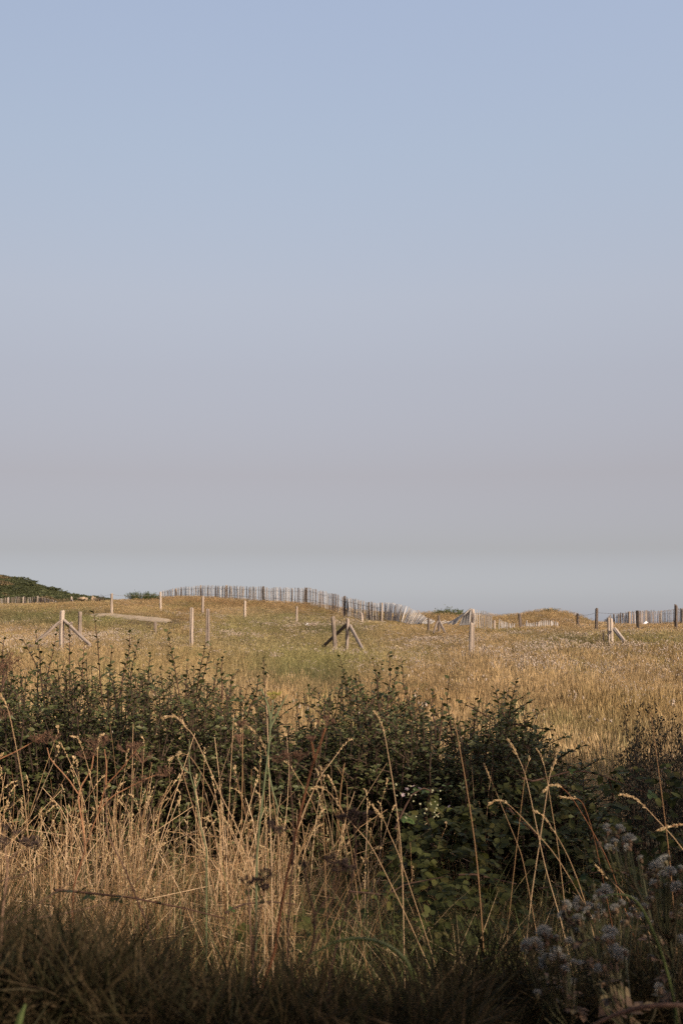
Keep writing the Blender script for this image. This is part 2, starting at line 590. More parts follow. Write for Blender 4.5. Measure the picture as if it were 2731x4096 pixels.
# green headland far to the left
hx = np.linspace(-190, -20, 110)
hy = np.linspace(215, 420, 50)
HX, HY = np.meshgrid(hx, hy)
prof_px = np.array([-900, -500, -200, 0, 40, 80, 120, 170, 220, 290, 360, 430, 520])
prof_rw = np.array([2180, 2225, 2268, 2308, 2318, 2328, 2343, 2357, 2373, 2386, 2392, 2402, 2440])
crest = 262.0
pz = EYE + (2510 - prof_rw) / FPX * crest
px_x = (prof_px - 1365.5) / FPX * crest
HZc = np.interp(HX, px_x, pz)
d = (HY - crest) / np.where(HY < crest, 55, 150)
HZ = (HZc + 3) * np.exp(-(d ** 2) * 1.3) - 3 + (fbm(HX * .12, HY * .12, 9) - .5) * 1.0
V = np.stack([HX.ravel(), HY.ravel(), HZ.ravel()], 1)
nx2 = len(hx)
ii = (np.arange(len(hy) - 1)[:, None] * nx2 + np.arange(nx2 - 1)[None]).ravel()
F = np.stack([ii, ii + 1, ii + nx2 + 1, ii + nx2], 1)
me = bpy.data.meshes.new('hill')
me.from_pydata(V.tolist(), [], F.tolist())
tag(link('hill', me, M['hill'], smooth=True), kind='structure')


def hill_z(x, y):
    zc = np.interp(x, px_x, pz)
    d = (y - crest) / np.where(y < crest, 55, 150)
    return (zc + 3) * np.exp(-(d ** 2) * 1.3) - 3 + (fbm(x * .12, y * .12, 9) - .5) * 1.0


# ------------------------------------------------------------------ scattering of uncountable plants
def protos(name, meshes, mat_list):
    c = bpy.data.collections.new(name)
    for i, m in enumerate(meshes):
        for mm in mat_list:
            m.materials.append(mm)
        o = bpy.data.objects.new('%s_%02d' % (name, i), m)
        c.objects.link(o)
    return c


def scatter(name, P, rot, scl, idx, tint, coll, label=None):
    n = len(P)
    me = bpy.data.meshes.new(name)
    me.vertices.add(n)
    me.vertices.foreach_set('co', np.asarray(P, np.float32).ravel())
    a = me.attributes.new('rot', 'FLOAT_VECTOR', 'POINT'); a.data.foreach_set('vector', np.asarray(rot, np.float32).ravel())
    a = me.attributes.new('scl', 'FLOAT_VECTOR', 'POINT'); a.data.foreach_set('vector', np.asarray(scl, np.float32).ravel())
    a = me.attributes.new('idx', 'INT', 'POINT'); a.data.foreach_set('value', np.asarray(idx, np.int32))
    a = me.attributes.new('tint', 'FLOAT_COLOR', 'POINT')
    a.data.foreach_set('color', np.concatenate([tint, np.ones((n, 1))], 1).astype(np.float32).ravel())
    o = bpy.data.objects.new(name, me)
    COL.objects.link(o)
    ng = bpy.data.node_groups.new(name, 'GeometryNodeTree')
    ng.interface.new_socket('Geometry', in_out='INPUT', socket_type='NodeSocketGeometry')
    ng.interface.new_socket('Geometry', in_out='OUTPUT', socket_type='NodeSocketGeometry')
    gi = ng.nodes.new('NodeGroupInput'); go = ng.nodes.new('NodeGroupOutput')
    ci = ng.nodes.new('GeometryNodeCollectionInfo')
    ci.inputs['Collection'].default_value = coll
    ci.inputs['Separate Children'].default_value = True
    ci.inputs['Reset Children'].default_value = True
    ip = ng.nodes.new('GeometryNodeInstanceOnPoints')
    ip.inputs['Pick Instance'].default_value = True

    def attr(nm, ty):
        q = ng.nodes.new('GeometryNodeInputNamedAttribute')
        q.data_type = ty
        q.inputs['Name'].default_value = nm
        return q.outputs['Attribute']
    ng.links.new(gi.outputs[0], ip.inputs['Points'])
    ng.links.new(ci.outputs[0], ip.inputs['Instance'])
    ng.links.new(attr('idx', 'INT'), ip.inputs['Instance Index'])
    e2r = ng.nodes.new('FunctionNodeEulerToRotation')
    ng.links.new(attr('rot', 'FLOAT_VECTOR'), e2r.inputs[0])
    ng.links.new(e2r.outputs[0], ip.inputs['Rotation'])
    ng.links.new(attr('scl', 'FLOAT_VECTOR'), ip.inputs['Scale'])
    ng.links.new(ip.outputs[0], go.inputs[0])
    md = o.modifiers.new('scatter', 'NODES')
    md.node_group = ng
    tag(o, label, None, None, 'stuff')
    return o


def blade(mb, p, h, lean, az, w, segs=3, curl=1.6):
    d = np.array([math.cos(az), math.sin(az), 0])
    sd = np.array([-math.sin(az + random.uniform(-1, 1)), math.cos(az + random.uniform(-1, 1)), 0])
    pts, ws = [], []
    for i in range(segs + 1):
        t = i / segs
        pts.append(p + d * lean * h * t ** curl + np.array([0, 0, h * (t - .25 * lean * t * t)]))
        ws.append(w * (1 - .9 * t ** 1.5))
    mb.ribbon(pts, ws, sd)
    return pts[-1]


def tuft(n, spread, h, lean, w, heads=0, head_size=.02, segs=3, seedtop=False):
    """meadow tuft; material slot 0 blades, slot 1 flower heads"""
    mb = MB()
    hb = MB()
    for i in range(n):
        a = random.uniform(0, 6.28); r = spread * math.sqrt(random.random())
        p = np.array([r * math.cos(a), r * math.sin(a), -.02])
        tip = blade(mb, p, h * random.uniform(.45, 1.0), lean * random.uniform(.2, 1.3), random.uniform(0, 6.28), w * random.uniform(.6, 1.3), segs)
        if seedtop and random.random() < .5:
            mb.spindle(tip - np.array([0, 0, h * .12]), (random.uniform(-.4, .4), random.uniform(-.4, .4), 1), h * .2, w * 2.2, 3)
    for i in range(heads):
        a = random.uniform(0, 6.28); r = spread * math.sqrt(random.random())
        p = np.array([r * math.cos(a), r * math.sin(a), 0])
        tip = blade(mb, p, h * random.uniform(.8, 1.15), lean * random.uniform(.1, .6), random.uniform(0, 6.28), w * .6, 2)
        s = head_size * random.uniform(.6, 1.3)
        hb.spindle(tip - np.array([0, 0, s * .6]), (random.uniform(-.7, .7), random.uniform(-.7, .7), 1), s * 1.6, s * .62, 5)
    nb = len(mb.f)
    off = len(mb.v)
    mb.v += hb.v
    mb.f += [tuple(i + off for i in f) for f in hb.f]
    m = mb.mesh('tuft')
    mi = np.zeros(len(mb.f), np.int32); mi[nb:] = 1
    m.polygons.foreach_set('material_index', mi)
    return m


# prototypes: 0-3 plain, 4-6 with pale heads, 7-8 tall with seed tops
PM = [tuft(34, .16, .34, .55, .0045) for _ in range(4)] + [tuft(22, .16, .34, .5, .0045, 9, .026) for _ in range(3)] + \
     [tuft(26, .14, .46, .4, .0035, 0, seedtop=True) for _ in range(2)]
cm = protos('meadow_tuft', PM, [M['meadow'], M['pale_head']])

GOLD = np.array([.31, .21, .09]); STRAW = np.array([.40, .30, .17]); GREEN = np.array([.17, .20, .065])
DARKG = np.array([.060, .085, .030]); RUST = np.array([.26, .16, .07])
# (centre px, row, radius px, radius rows, colour, weight)
PATCH = [
    (1150, 2600, 330, 75, GREEN, .42), (1330, 2650, 230, 60, GREEN, .45), (980, 2500, 130, 30, GREEN, .6), (1120, 2650, 200, 50, GREEN, .3),
    (130, 2462, 260, 36, DARKG, .75), (420, 2470, 200, 18, GREEN, .6), (330, 2425, 200, 10, GOLD, .7), (760, 2420, 90, 14, DARKG, .8), (760, 2470, 160, 10, DARKG, .5),
    (1160, 2462, 120, 20, DARKG, .75), (1340, 2505, 170, 30, DARKG, .7), (1270, 2700, 160, 45, DARKG, .85), (520, 2520, 130, 30, GREEN, .5), (60, 2540, 200, 20, GOLD, .6),
    (2230, 2560, 170, 28, DARKG, .75), (2620, 2550, 130, 18, GREEN, .8), (2400, 2590, 200, 30, DARKG, .35), (2480, 2880, 260, 70, np.array([.24, .17, .05]), .7),
    (950, 2400, 420, 22, RUST, .75), (760, 2445, 90, 16, RUST, .7), (1300, 2430, 90, 20, RUST, .6), (1900, 2540, 260, 30, GOLD, .7), (2200, 2470, 200, 40, RUST, .5),
    (1650, 2850, 350, 160, RUST, .6), (2200, 2820, 500, 160, np.array([.34, .24, .12]), .6), (2100, 2680, 500, 80, np.array([.38, .285, .15]), .55),
    (500, 2600, 650, 90, np.array([.29, .22, .11]), .55), (1100, 2560, 500, 60, np.array([.27, .23, .11]), .45), (200, 2570, 300, 40, STRAW, .5), (100, 2620, 400, 40, GOLD, .5), (700, 2640, 200, 50, np.array([.34, .25, .11]), .5),
]
HEADS = [(300, 2555, 330, 42, .9), (980, 2530, 260, 32, .75), (1340, 2500, 220, 30, .6), (2150, 2620, 560, 75, .95), (2550, 2600, 330, 70, .8), (1700, 2580, 220, 45, .7),
         (2350, 2720, 450, 80, .55), (700, 2470, 200, 14, .4), (2420, 2520, 200, 30, .4)]


def patch_w(px, py, c):
    return np.exp(-(((px - c[0]) / c[2]) ** 2 + ((py - c[1]) / c[3]) ** 2) * .9)


def meadow_points(n, y0, y1, power):
    t = rng.random(n)
    a = 1 - power + 1
    Y = (y0 ** a + t * (y1 ** a - y0 ** a)) ** (1 / a)
    u = rng.uniform(-.40, .40, n)
    return u * Y, Y


X, Y = meadow_points(74000, 9.5, 122, 1.35)
# keep the path bare
dp = np.min(np.hypot(X[:, None] - pc[None, :, 0], Y[:, None] - pc[None, :, 1]), 1)
keep = (dp > (.12 + .7 * vnoise(X * 2.2, Y * 2.2, 21)) * np.interp(X, [-12, -8, -6], [1.3, 1.1, .5])) | (rng.random(len(X)) < .16)
X, Y = X[keep], Y[keep]
dp = dp[keep]
Z = ground(X, Y)
px_, py_ = proj(np.stack([X, Y, Z + .2], 1))
n = len(X)
n1 = fbm(X * .35, Y * .22, 31)[:, None]; n2 = fbm(X * 1.2, Y * .7, 41)[:, None]
tint = GOLD * (1 - n1) + STRAW * n1
jx = px_ + (fbm(X * .8, Y * .5, 51) - .5) * 220
jy = py_ + (fbm(X * .8, Y * .5, 61) - .5) * 40
for c in PATCH:
    w = (patch_w(jx, jy, c) * c[5])[:, None] * (.55 + .9 * n2)
    w = np.clip(w, 0, 1)
    tint = tint * (1 - w) + c[4] * w
gr = np.clip((fbm(X * .9, Y * .55, 71) - .56) * 6, 0, 1)[:, None] * .55
tint = tint * (1 - gr) + (GREEN * .7 + GOLD * .3) * gr
for c in ((2200, 2445, 190, 26), (1790, 2470, 160, 14), (2600, 2500, 180, 20)):
    w = (np.clip(patch_w(px_, py_, c) * 1.3, 0, 1))[:, None]
    tint = tint * (1 - w) + (GOLD * .75 + STRAW * .35) * w
tint *= (rng.uniform(.82, 1.18, (n, 1))) * 1.16 * (.72 + .56 * fbm(X * .55, Y * .16, 171))[:, None]
hw = np.zeros(n)
for c in HEADS:
    hw = np.maximum(hw, patch_w(jx, jy, c) * c[4])
hw = hw * np.clip((fbm(X * .7, Y * .4, 81) - .3) * 2.4, 0, 1) * np.interp(Y, [9, 18, 28], [.25, .5, 1]) + .015
r = rng.random(n)
idx = np.where(r < hw, rng.integers(4, 7, n), np.where(rng.random(n) < .38, rng.integers(7, 9, n), rng.integers(0, 4, n)))
sc = rng.uniform(.6, 1.1, n) * np.clip(.82 + (fbm(X * .5, Y * .3, 91) - .5) * .9, .4, 1.4)
sc *= np.where(Y > 58, .75, 1.0)
sxy = sc * np.clip(Y / 28, 1, 3.0)
sc = sc * (.55 + 1.0 * fbm(X * 1.3, Y * .9, 181)) * rng.uniform(.75, 1.35, n) * np.where(idx >= 7, 1.25, 1)
sc = np.minimum(sc, np.interp(Y, [22, 32, 45], [9, 1.05, .8]))
sc = sc * np.clip(dp / 2.2, .28, 1)      # trodden short beside the path
scl = np.stack([sxy, sxy, sc], 1)
rot = np.stack([rng.normal(0, .10, n), rng.normal(0, .10, n), rng.uniform(0, 6.28, n)], 1)
scatter('meadow_grass', np.stack([X, Y, Z], 1), rot, scl, idx, tint, cm, 'dry golden meadow grass with pale seed heads over the dunes')

# low scrub on the headland
HMp = []
for _ in range(3):
    nn = 150
    a = rng.uniform(0, 6.28, nn); zz = rng.uniform(0, 1, nn); rr = np.sqrt(1 - zz ** 2)
    Pq = np.stack([rr * np.cos(a), rr * np.sin(a), zz * .6], 1) * rng.uniform(.55, 1.0, (nn, 1))
    HMp.append(cloud_mesh('scrub', Pq, rng.normal(0, 1, (nn, 3)) + Pq, Pq + [0, 0, .3], rng.uniform(.25, .5, nn), rng.uniform(.2, .35, nn)))
ch = protos('headland_scrub', HMp, [M['meadow']])
n = 11000
X = rng.uniform(-110, -30, n); Y = rng.uniform(218, 285, n)
Z = hill_z(X, Y)
t1 = fbm(X * .10, Y * .05, 15)[:, None]
tint = np.where(t1 > .55, np.array([.20, .155, .08]), np.array([.095, .105, .045])) * rng.uniform(.8, 1.2, (n, 1)) * (.7 + .6 * fbm(X * .25, Y * .12, 16))[:, None]
s = rng.uniform(.3, .75, n)
s *= np.where(rng.random(n) < .015, 2.2, 1)
scatter('headland_scrub', np.stack([X, Y, Z - .1], 1), np.stack([np.zeros(n), np.zeros(n), rng.uniform(0, 6.28, n)], 1), np.stack([s * 1.5, s * 1.5, s * .6], 1),
        rng.integers(0, 3, n), tint, ch, 'low green scrub covering the far headland')

# ------------------------------------------------------------------ wooden posts
def log_mesh(name, L, r0, r1, seed, sink=.35, crack=True, slant=.2, bend=.02):
    """rough round post along +Z from -sink to L, fluted, split, with a weathered slanting top"""
    rn = random.Random(seed)
    sides = 14
    flute = [rn.uniform(.88, 1.08) for _ in range(sides)]
    ck = rn.randrange(sides)
    if crack:
        flute[ck] = .45
        ck2 = (ck + rn.randint(4, 9)) % sides
        flute[ck2] = .68
    rings = [-sink, 0, L * .3, L * .6, L * .85, L - .03, L]
    v, f = [], []
    ph = rn.uniform(0, 6.28)
    sa = rn.uniform(0, 6.28)
    for i, z in enumerate(rings):
        t = max(0, z / L)
        r = r0 + (r1 - r0) * t
        if i == len(rings) - 1:
            r *= .86
        bx, by = bend * math.sin(t * 2.5 + ph), bend * math.cos(t * 2.1 + ph)
        for k in range(sides):
            an = 2 * math.pi * k / sides + .12 * t
            rr = r * flute[k] * rn.uniform(.96, 1.04)
            x, y = rr * math.cos(an), rr * math.sin(an)
            zz = z
            if i >= len(rings) - 2:
                zz += slant * (x * math.cos(sa) + y * math.sin(sa)) + rn.uniform(-.008, .008)
            v.append((x + bx, y + by, zz))
    for i in range(len(rings) - 1):
        for k in range(sides):
            k2 = (k + 1) % sides
            f.append((i * sides + k, i * sides + k2, (i + 1) * sides + k2, (i + 1) * sides + k))
    c = len(v)
    v.append((0, 0, L + .004))
    for k in range(sides):
        f.append(((len(rings) - 1) * sides + k, (len(rings) - 1) * sides + (k + 1) % sides, c))
    m = bpy.data.meshes.new(name)
    m.from_pydata(v, [], f)
    return m


def aim(o, a, b):
    """stand object o (built along +Z) at a, pointing to b"""
    d = Vector(tuple(map(float, np.asarray(b) - np.asarray(a))))
    o.location = tuple(map(float, a))
    o.rotation_euler = d.to_track_quat('Z', 'Y').to_euler()


POSTN = [0]


def post(px0, top, px1, base, Y, w, label, mat='post', group=None, slant=.2, crack=True, braces=(), sink=.4):
    """px0/top: pixel of the top; px1/base: pixel where it disappears in the grass; w: width in px"""
    POSTN[0] += 1
    a = at(px1, base, Y); b = at(px0, top, Y)
    dirv = (b - a)
    g0 = gz(a[0], a[1])
    ext = max(0.0, a[2] - g0)
    a2 = a - dirv / dirv[2] * ext
    L = float(np.linalg.norm(b - a2))
    r = w / FPX * Y / 2
    root = empty('wooden_post', a2, label, 'post', group)
    o = link('shaft', log_mesh('shaft', L, r * 1.04, r * .97, POSTN[0] * 17 + 3, sink, crack, slant, .12 * r), M[mat])
    o.parent = root
    aim(o, (0, 0, 0), dirv)
    for (qx, qy, qY, ex, ey, eY, bw) in braces:
        p = at(qx, qy, qY); q = at(ex, ey, eY)
        dd = q - p
        q = p + dd * 1.18
        Lb = float(np.linalg.norm(q - p))
        rb = bw / FPX * Y / 2
        bo = link('brace', log_mesh('brace', Lb, rb, rb * .92, POSTN[0] * 31 + int(ex), .02, True, .3, .1 * rb), M[mat])
        bo.parent = root
        aim(bo, p - a2, q - a2)
    return root


NG = 'posts of the old wire fence'
post(250, 2443, 248, 2580, 34, 19, 'thick pale split post with two diagonal braces, farthest left of the near posts', braces=[(246, 2484, 34, 160, 2556, 33, 13), (258, 2482, 34, 346, 2566, 33.2, 14)])
post(321, 2447, 321, 2548, 40, 16, 'round pale post just behind the double-braced split post', group=NG)
post(283, 2488, 283, 2518, 43, 14, 'short weathered stump seen between the braced post and its neighbour', 'post_grey', NG)
post(448, 2374, 448, 2438, 60, 10, 'slim grey post standing at the top end of the sandy path', 'post', NG)
post(643, 2367, 643, 2434, 62, 9.5, 'slim post on the dune beside the feathery green shrub', 'post', NG)
post(622, 2487, 621, 2527, 44, 11, 'short grey stump among the pale flowers below the sandy path', 'post_grey', NG)
post(769, 2431, 766, 2590, 36, 16, 'tall pale post with a flat split face, left one of a close pair', 'post', NG)
post(831, 2436, 830, 2580, 38, 15, 'tall rounder grey post, right one of a close pair', 'post_grey', NG)
post(812, 2385, 810, 2462, 57, 10, 'slim post on the golden slope above the close pair of posts', 'post_grey', NG)
post(980, 2403, 979, 2463, 56, 10, 'slim post on the slope next to a light green grass clump', 'post', NG)
post(1187, 2426, 1187, 2483, 53, 10, 'slim post by the scrap of white plastic under the dune fence', 'post', NG)
post(1331, 2466, 1342, 2592, 36, 19, 'thick leaning split post left of the braced grey post in mid meadow', 'post', NG)
post(1391, 2473, 1386, 2602, 38, 15, 'dark grey post with two diagonal braces in mid meadow', 'post_grey', braces=[(1383, 2500, 38, 1304, 2576, 39.5, 15), (1399, 2504, 38, 1456, 2607, 36.8, 14)])
post(1446, 2452, 1447, 2480, 58, 10, 'tiny stump low in front of the main dune fence', 'post', NG)
post(1714, 2472, 1713, 2520, 51, 10, 'thin grey post beside the small braced post below the collapsed fence', 'post_grey', NG)
post(1753, 2462, 1754, 2522, 49, 12, 'small dark post with two short braces below the collapsed fence', 'post_grey', braces=[(1749, 2487, 48.8, 1735, 2526, 48.2, 9), (1757, 2485, 48.9, 1776, 2526, 48.2, 10)])
post(1888, 2492, 1887, 2592, 33, 22, 'thick two-piece split post in front of the white paling stretch', 'post', NG, .4)
post(1975, 2482, 1976, 2522, 57, 11, 'short rotten stump just after the white palings end', 'post', NG)
post(2076, 2454, 2083, 2511, 55, 13, 'bare round post standing between two stretches of half buried palings', 'post_grey', NG)
post(2309, 2454, 2310, 2499, 56, 11, 'pale slim post at the foot of the rounded sand mound', 'post', NG)
post(2385, 2434, 2383, 2504, 51, 13, 'dark post with slanted top near the right foot of the mound', 'post_grey', NG, .5)
post(2547, 2443, 2550, 2516, 50, 13, 'brown post in front of the middle of the far right paling fence', 'post_grey', NG)
post(2701, 2420, 2701, 2510, 50, 13.5, 'tall dark post with pointed top near the right edge', 'post_grey', NG, .7)
post(2437, 2474, 2442, 2560, 34, 23, 'fat broken old post with one fallen brace right of the mound', 'post', None, .5, braces=[(2456, 2518, 33.8, 2492, 2562, 33.2, 17)])
post(2411, 2530, 2411, 2556, 34.5, 8, 'tiny grey stub left of the fat broken post', 'post_grey', NG)
post(286, 2387, 287, 2416, 103, 8.5, 'far pale post with a short brace on the left skyline', 'post', braces=[(289, 2398, 103, 296, 2416, 102, 6)])


def wire_run(pts, name, label, r=.004, sag=.05):
    mb = MB()
    for i in range(len(pts) - 1):
        a, b = np.array(pts[i]), np.array(pts[i + 1])
        seg = [a + (b - a) * t - np.array([0, 0, sag * 4 * t * (1 - t)]) for t in np.linspace(0, 1, 7)]
        mb.tube(seg, r, 4, False)
    o = mb.build(name, M['wire'])
    return tag(o, label, 'wire')


wire_run([at(2309, 2459, 56), at(2384, 2450, 51), at(2548, 2447, 50), at(2701, 2436, 50), at(2900, 2430, 49)], 'fence_wire', 'thin wire strung over the posts right of the sand mound', .006, .06)
wire_run([at(390, 2384, 64), at(448, 2376, 60), at(520, 2382, 61), at(643, 2375, 62)], 'fence_wire', 'thin wire between the slim posts above the sandy path', .005, .05)
wire_run([at(1187, 2440, 53), at(1446, 2458, 58), at(1713, 2480, 51), at(1753, 2478, 49)], 'fence_wire', 'slack wire low in the meadow below the main dune fence', .004, .1)


# ------------------------------------------------------------------ chestnut paling fences
def picket_mesh(seed):
    rn = random.Random(seed)
    mb = MB()
    n = 5
    w, d = rn.uniform(.022, .030), rn.uniform(.010, .016)
    b0, b1 = rn.uniform(-.02, .02), rn.uniform(-.012, .012)
    for i in range(n):
        t = i / (n - 1)
        ox, oy = b0 * math.sin(t * 3.1), b1 * math.sin(t * 2.6)
        ww = w * rn.uniform(.85, 1.12) * (1 if i < n - 1 else rn.uniform(.35, .7))
        for (sx, sy) in ((-1, -.8), (.9, -1), (1, .9), (-.85, 1)):
            mb.v.append(np.array([ox + sx * ww, oy + sy * d, t]))
    for i in range(n - 1):
        for k in range(4):
            k2 = (k + 1) % 4
            mb.f.append((i * 4 + k, i * 4 + k2, (i + 1) * 4 + k2, (i + 1) * 4 + k))
    mb.f.append((3, 2, 1, 0)); mb.f.append(tuple((n - 1) * 4 + k for k in range(4)))
    return mb.mesh('picket')


PK = {k: [picket_mesh(100 + i) for i in range(8)] for k in ('picket', 'picket_dark')}
for k in PK:
    for m in PK[k]:
        m.materials.append(M[k])


def picket(root, a, b, kind, wid=1.0, face=0.0):
    o = bpy.data.objects.new('picket', random.choice(PK[kind]))
    COL.objects.link(o)
    o.parent = root
    a = np.asarray(a); b = np.asarray(b)
    d = Vector(tuple(map(float, b - a)))
    q = d.to_track_quat('Z', 'Y')
    o.rotation_mode = 'QUATERNION'
    from mathutils import Quaternion
    o.rotation_quaternion = q @ Quaternion((0, 0, 1), face)
    o.location = Vector(tuple(map(float, a))) - root.location
    o.scale = (wid, wid, d.length)
    return o


def fence(name_label, line, spacing, kind, posts=(), hgt=1.05, name='paling_fence', wid=1.0, jit=.05, extra=None, post_r=.06, sink=.12, dark=0.0, skip=None):
    """line: list of (px, base row, Y) along the foot of the fence, spacing in pixels"""
    line = sorted(line)
    pxs = [l[0] for l in line]
    f_row = lambda x: float(np.interp(x, pxs, [l[1] for l in line]))
    f_Y = lambda x: float(np.interp(x, pxs, [l[2] for l in line]))
    f_h = lambda x: float(np.interp(x, pxs, [l[3] if len(l) > 3 else hgt for l in line]))
    p0 = at(pxs[0], f_row(pxs[0]), f_Y(pxs[0]))
    root = empty(name, p0, name_label, 'fence')
    x = pxs[0]
    wires = {.3: [], .78: []}
    i = 0
    while x <= pxs[-1]:
        Yv = f_Y(x)
        p = at(x, f_row(x), Yv)
        g_ = gz(p[0], p[1])
        p[2] = min(p[2], g_ + .25) - sink
        h = f_h(x) * random.uniform(.93, 1.05) + sink
        lean = random.gauss(0, jit)
        tang = at(x + 5, f_row(x + 5), f_Y(x + 5)) - at(x, f_row(x), Yv)
        ang = math.atan2(tang[1], tang[0])
        tn = tang / np.linalg.norm(tang)
        top = p + np.array([tn[0] * lean, tn[1] * lean, h]) + np.array([0, random.gauss(0, jit * .4), 0])
        if not (skip and skip(x)) and random.random() > .02:
            kd = kind if random.random() > dark else ('picket_dark' if kind == 'picket' else 'picket')
            picket(root, p, top, kd, wid * random.uniform(.8, 1.25), ang + random.gauss(0, .15))
        for k in wires:
            wires[k].append(p + (top - p) * k - root_np(root))
        sp = spacing * random.uniform(.75, 1.25)
        if i % 11 == 4: sp *= 1.5
        x += sp
        i += 1
    for k, pts in wires.items():
        if len(pts) > 2:
            mb = MB()
            mb.tube(pts, .009, 4, False)
            w = mb.build('wire', M['wire'])
            w.parent = root
    for (px, top, base, w) in posts:
        Yv = f_Y(px) - .12
        a = at(px, base, Yv); b = at(px + random.uniform(-1.5, 1.5), top, Yv)
        ext = max(0, a[2] - gz(a[0], a[1]))
        a = a - np.array([0, 0, ext])
        POSTN[0] += 1
        r = w / FPX * Yv / 2
        o = link('post', log_mesh('post', float(np.linalg.norm(b - a)), r, r * .95, POSTN[0] * 13, .3, True, .3, .1 * r), M['post'])
        o.parent = root
        aim(o, a - root_np(root), b - root_np(root))
    return root


def root_np(o):
    return np.array(o.location)


def lerp_list(tab, n):
    return densify(np.array(tab, float), n)


# long fence along the dune crest, its right end blown over
mainf = fence('long grey paling fence running down the dune crest, its right end leaning over',
              [(640, 2390, 114, .55), (668, 2389, 112, .7), (706, 2387, 110, .85), (804, 2385, 106, .97), (906, 2389, 102, 1.0), (1054, 2403, 95, 1.08), (1226, 2410, 85, 1.05), (1312, 2430, 78, 1.0),
               (1378, 2455, 72, 1.0), (1450, 2473, 70, 1.0), (1526, 2484, 68, 1.0)], 4.1, 'picket',
              [(706, 2354, 2388, 6.5), (804, 2341, 2386, 7), (906, 2341, 2390, 7), (1054, 2345, 2403, 8), (1226, 2351, 2410, 8), (1378, 2384, 2456, 9), (1526, 2411, 2484, 9)],
              wid=1.12, jit=.06, dark=.5)
z3 = lambda x, y: (1200 + x / 2.24, 2300 + y / 2.24)
lean_tab = [(755, 400, 760, 248), (800, 405, 812, 250), (845, 410, 868, 256), (885, 418, 920, 270), (925, 428, 975, 290), (962, 440, 1022, 315), (1000, 442, 1065, 335), (1035, 440, 1100, 358),
            (1070, 436, 1125, 378), (1100, 436, 1145, 398), (1135, 438, 1200, 404)]
for (bx, by, tx, ty) in lerp_list(lean_tab, 31):
    f_ = (bx - 755) / 400
    Yb = 68 - 3.5 * f_
    a = at(*z3(bx + random.uniform(-3, 3), by + random.uniform(-2, 4)), Yb - .3 * f_)
    b = at(*z3(tx + random.uniform(-3, 3), ty + random.uniform(-5, 5)), Yb + .5 * f_)
    picket(mainf, a, b, 'picket', random.uniform(1.1, 1.6), .5 + random.gauss(0, .2))

# twisted remains of the fence lying on the slope, and the upright stretch on its post
z4 = lambda x, y: (1700 + x / 2.85, 2350 + y / 2.85)
tw = empty('collapsed_paling', at(1830, 2500, 61), 'twisted white paling sheet sagging from a post, fallen palings beside it', 'fence')
TWP = [(0, 395, 55, 372, 64), (30, 410, 105, 370, 64), (60, 415, 108, 384, 63.6), (20, 385, 70, 362, 64), (170, 398, 235, 378, 63), (190, 410, 290, 385, 63), (215, 406, 318, 400, 62.6), (260, 415, 330, 378, 62.4),
       (268, 412, 440, 300, 62), (290, 420, 444, 298, 61.9), (312, 422, 448, 296, 61.8), (330, 418, 452, 293, 61.7), (345, 412, 456, 290, 61.6), (300, 402, 430, 312, 62),
       (420, 322, 510, 246, 61.4), (430, 318, 515, 243, 61.3), (440, 312, 520, 240, 61.2), (446, 306, 525, 238, 61.1)]
for (bx, by, tx, ty, Yv) in TWP:
    picket(tw, at(*z4(bx, by), Yv), at(*z4(tx, ty), Yv + .15), 'picket', random.uniform(1.0, 1.6), random.uniform(0, .6))
for i in range(11):
    bx, by = 388 + i * 11.7, 432 - i * .8
    tx, ty = 432 + i * 9, 330 - i * 8.2
    picket(tw, at(*z4(bx, by), 61.4 - .03 * i), at(*z4(tx, ty), 61.6 - .03 * i), 'picket', random.uniform(1.0, 1.4), random.uniform(-.2, .3))
a, b = at(*z4(540, 470), 60.4), at(*z4(541, 246), 60.4)
o = link('post', log_mesh('post', float(np.linalg.norm(b - a)), .085, .08, 991, .4, True, .2, .008), M['post'])
o.parent = tw; aim(o, a - root_np(tw), b - root_np(tw))
UPP = [(562, 420, 563, 262), (590, 455, 588, 250), (620, 456, 617, 258), (640, 470, 642, 266), (662, 472, 665, 262), (688, 470, 688, 268), (714, 455, 712, 282), (735, 458, 732, 290), (752, 468, 755, 318)]
for (bx, by, tx, ty) in UPP:
    picket(tw, at(*z4(bx, by + 8), 60), at(*z4(tx, ty), 60.05), 'picket', random.uniform(.85, 1.15), random.gauss(.15, .15))
mb = MB()
mb.tube([at(*z4(545, 290), 60.2) - root_np(tw), at(*z4(640, 300), 60.1) - root_np(tw), at(*z4(755, 335), 60.1) - root_np(tw)], .009, 4, False)
w = mb.build('wire', M['wire']); w.parent = tw

# half buried palings
bur = empty('buried_paling_fence', at(2110, 2512, 58), 'row of half buried pale palings poking out of the sand below the mound', 'fence')
BUR = [(842, 470, 848, 355), (868, 480, 868, 372), (890, 470, 888, 385), (912, 475, 915, 392), (938, 455, 935, 400), (962, 460, 962, 408), (988, 458, 990, 405), (1010, 460, 1020, 410),
       (1122, 465, 1120, 425), (1150, 460, 1157, 376), (1170, 462, 1168, 402), (1190, 455, 1192, 405), (1215, 450, 1215, 404), (1238, 440, 1238, 398), (1262, 450, 1264, 394), (1305, 445, 1304, 382),
       (1325, 448, 1324, 380), (1348, 446, 1349, 376), (1368, 450, 1367, 374), (1392, 455, 1389, 376), (1412, 445, 1412, 376), (1435, 432, 1436, 378), (1458, 432, 1457, 380), (1485, 425, 1484, 382), (1505, 418, 1503, 396)]
for (bx, by, tx, ty) in BUR:
    a = at(*z4(bx, by), 59); b = at(*z4(tx, ty), 59.05)
    dn = (b - a) / np.linalg.norm(b - a)
    picket(bur, a - dn * .3, b, 'picket', random.uniform(1.1, 1.6), random.gauss(.2, .2))
a, b = at(*z4(1285, 450), 59), at(*z4(1284, 396), 59)
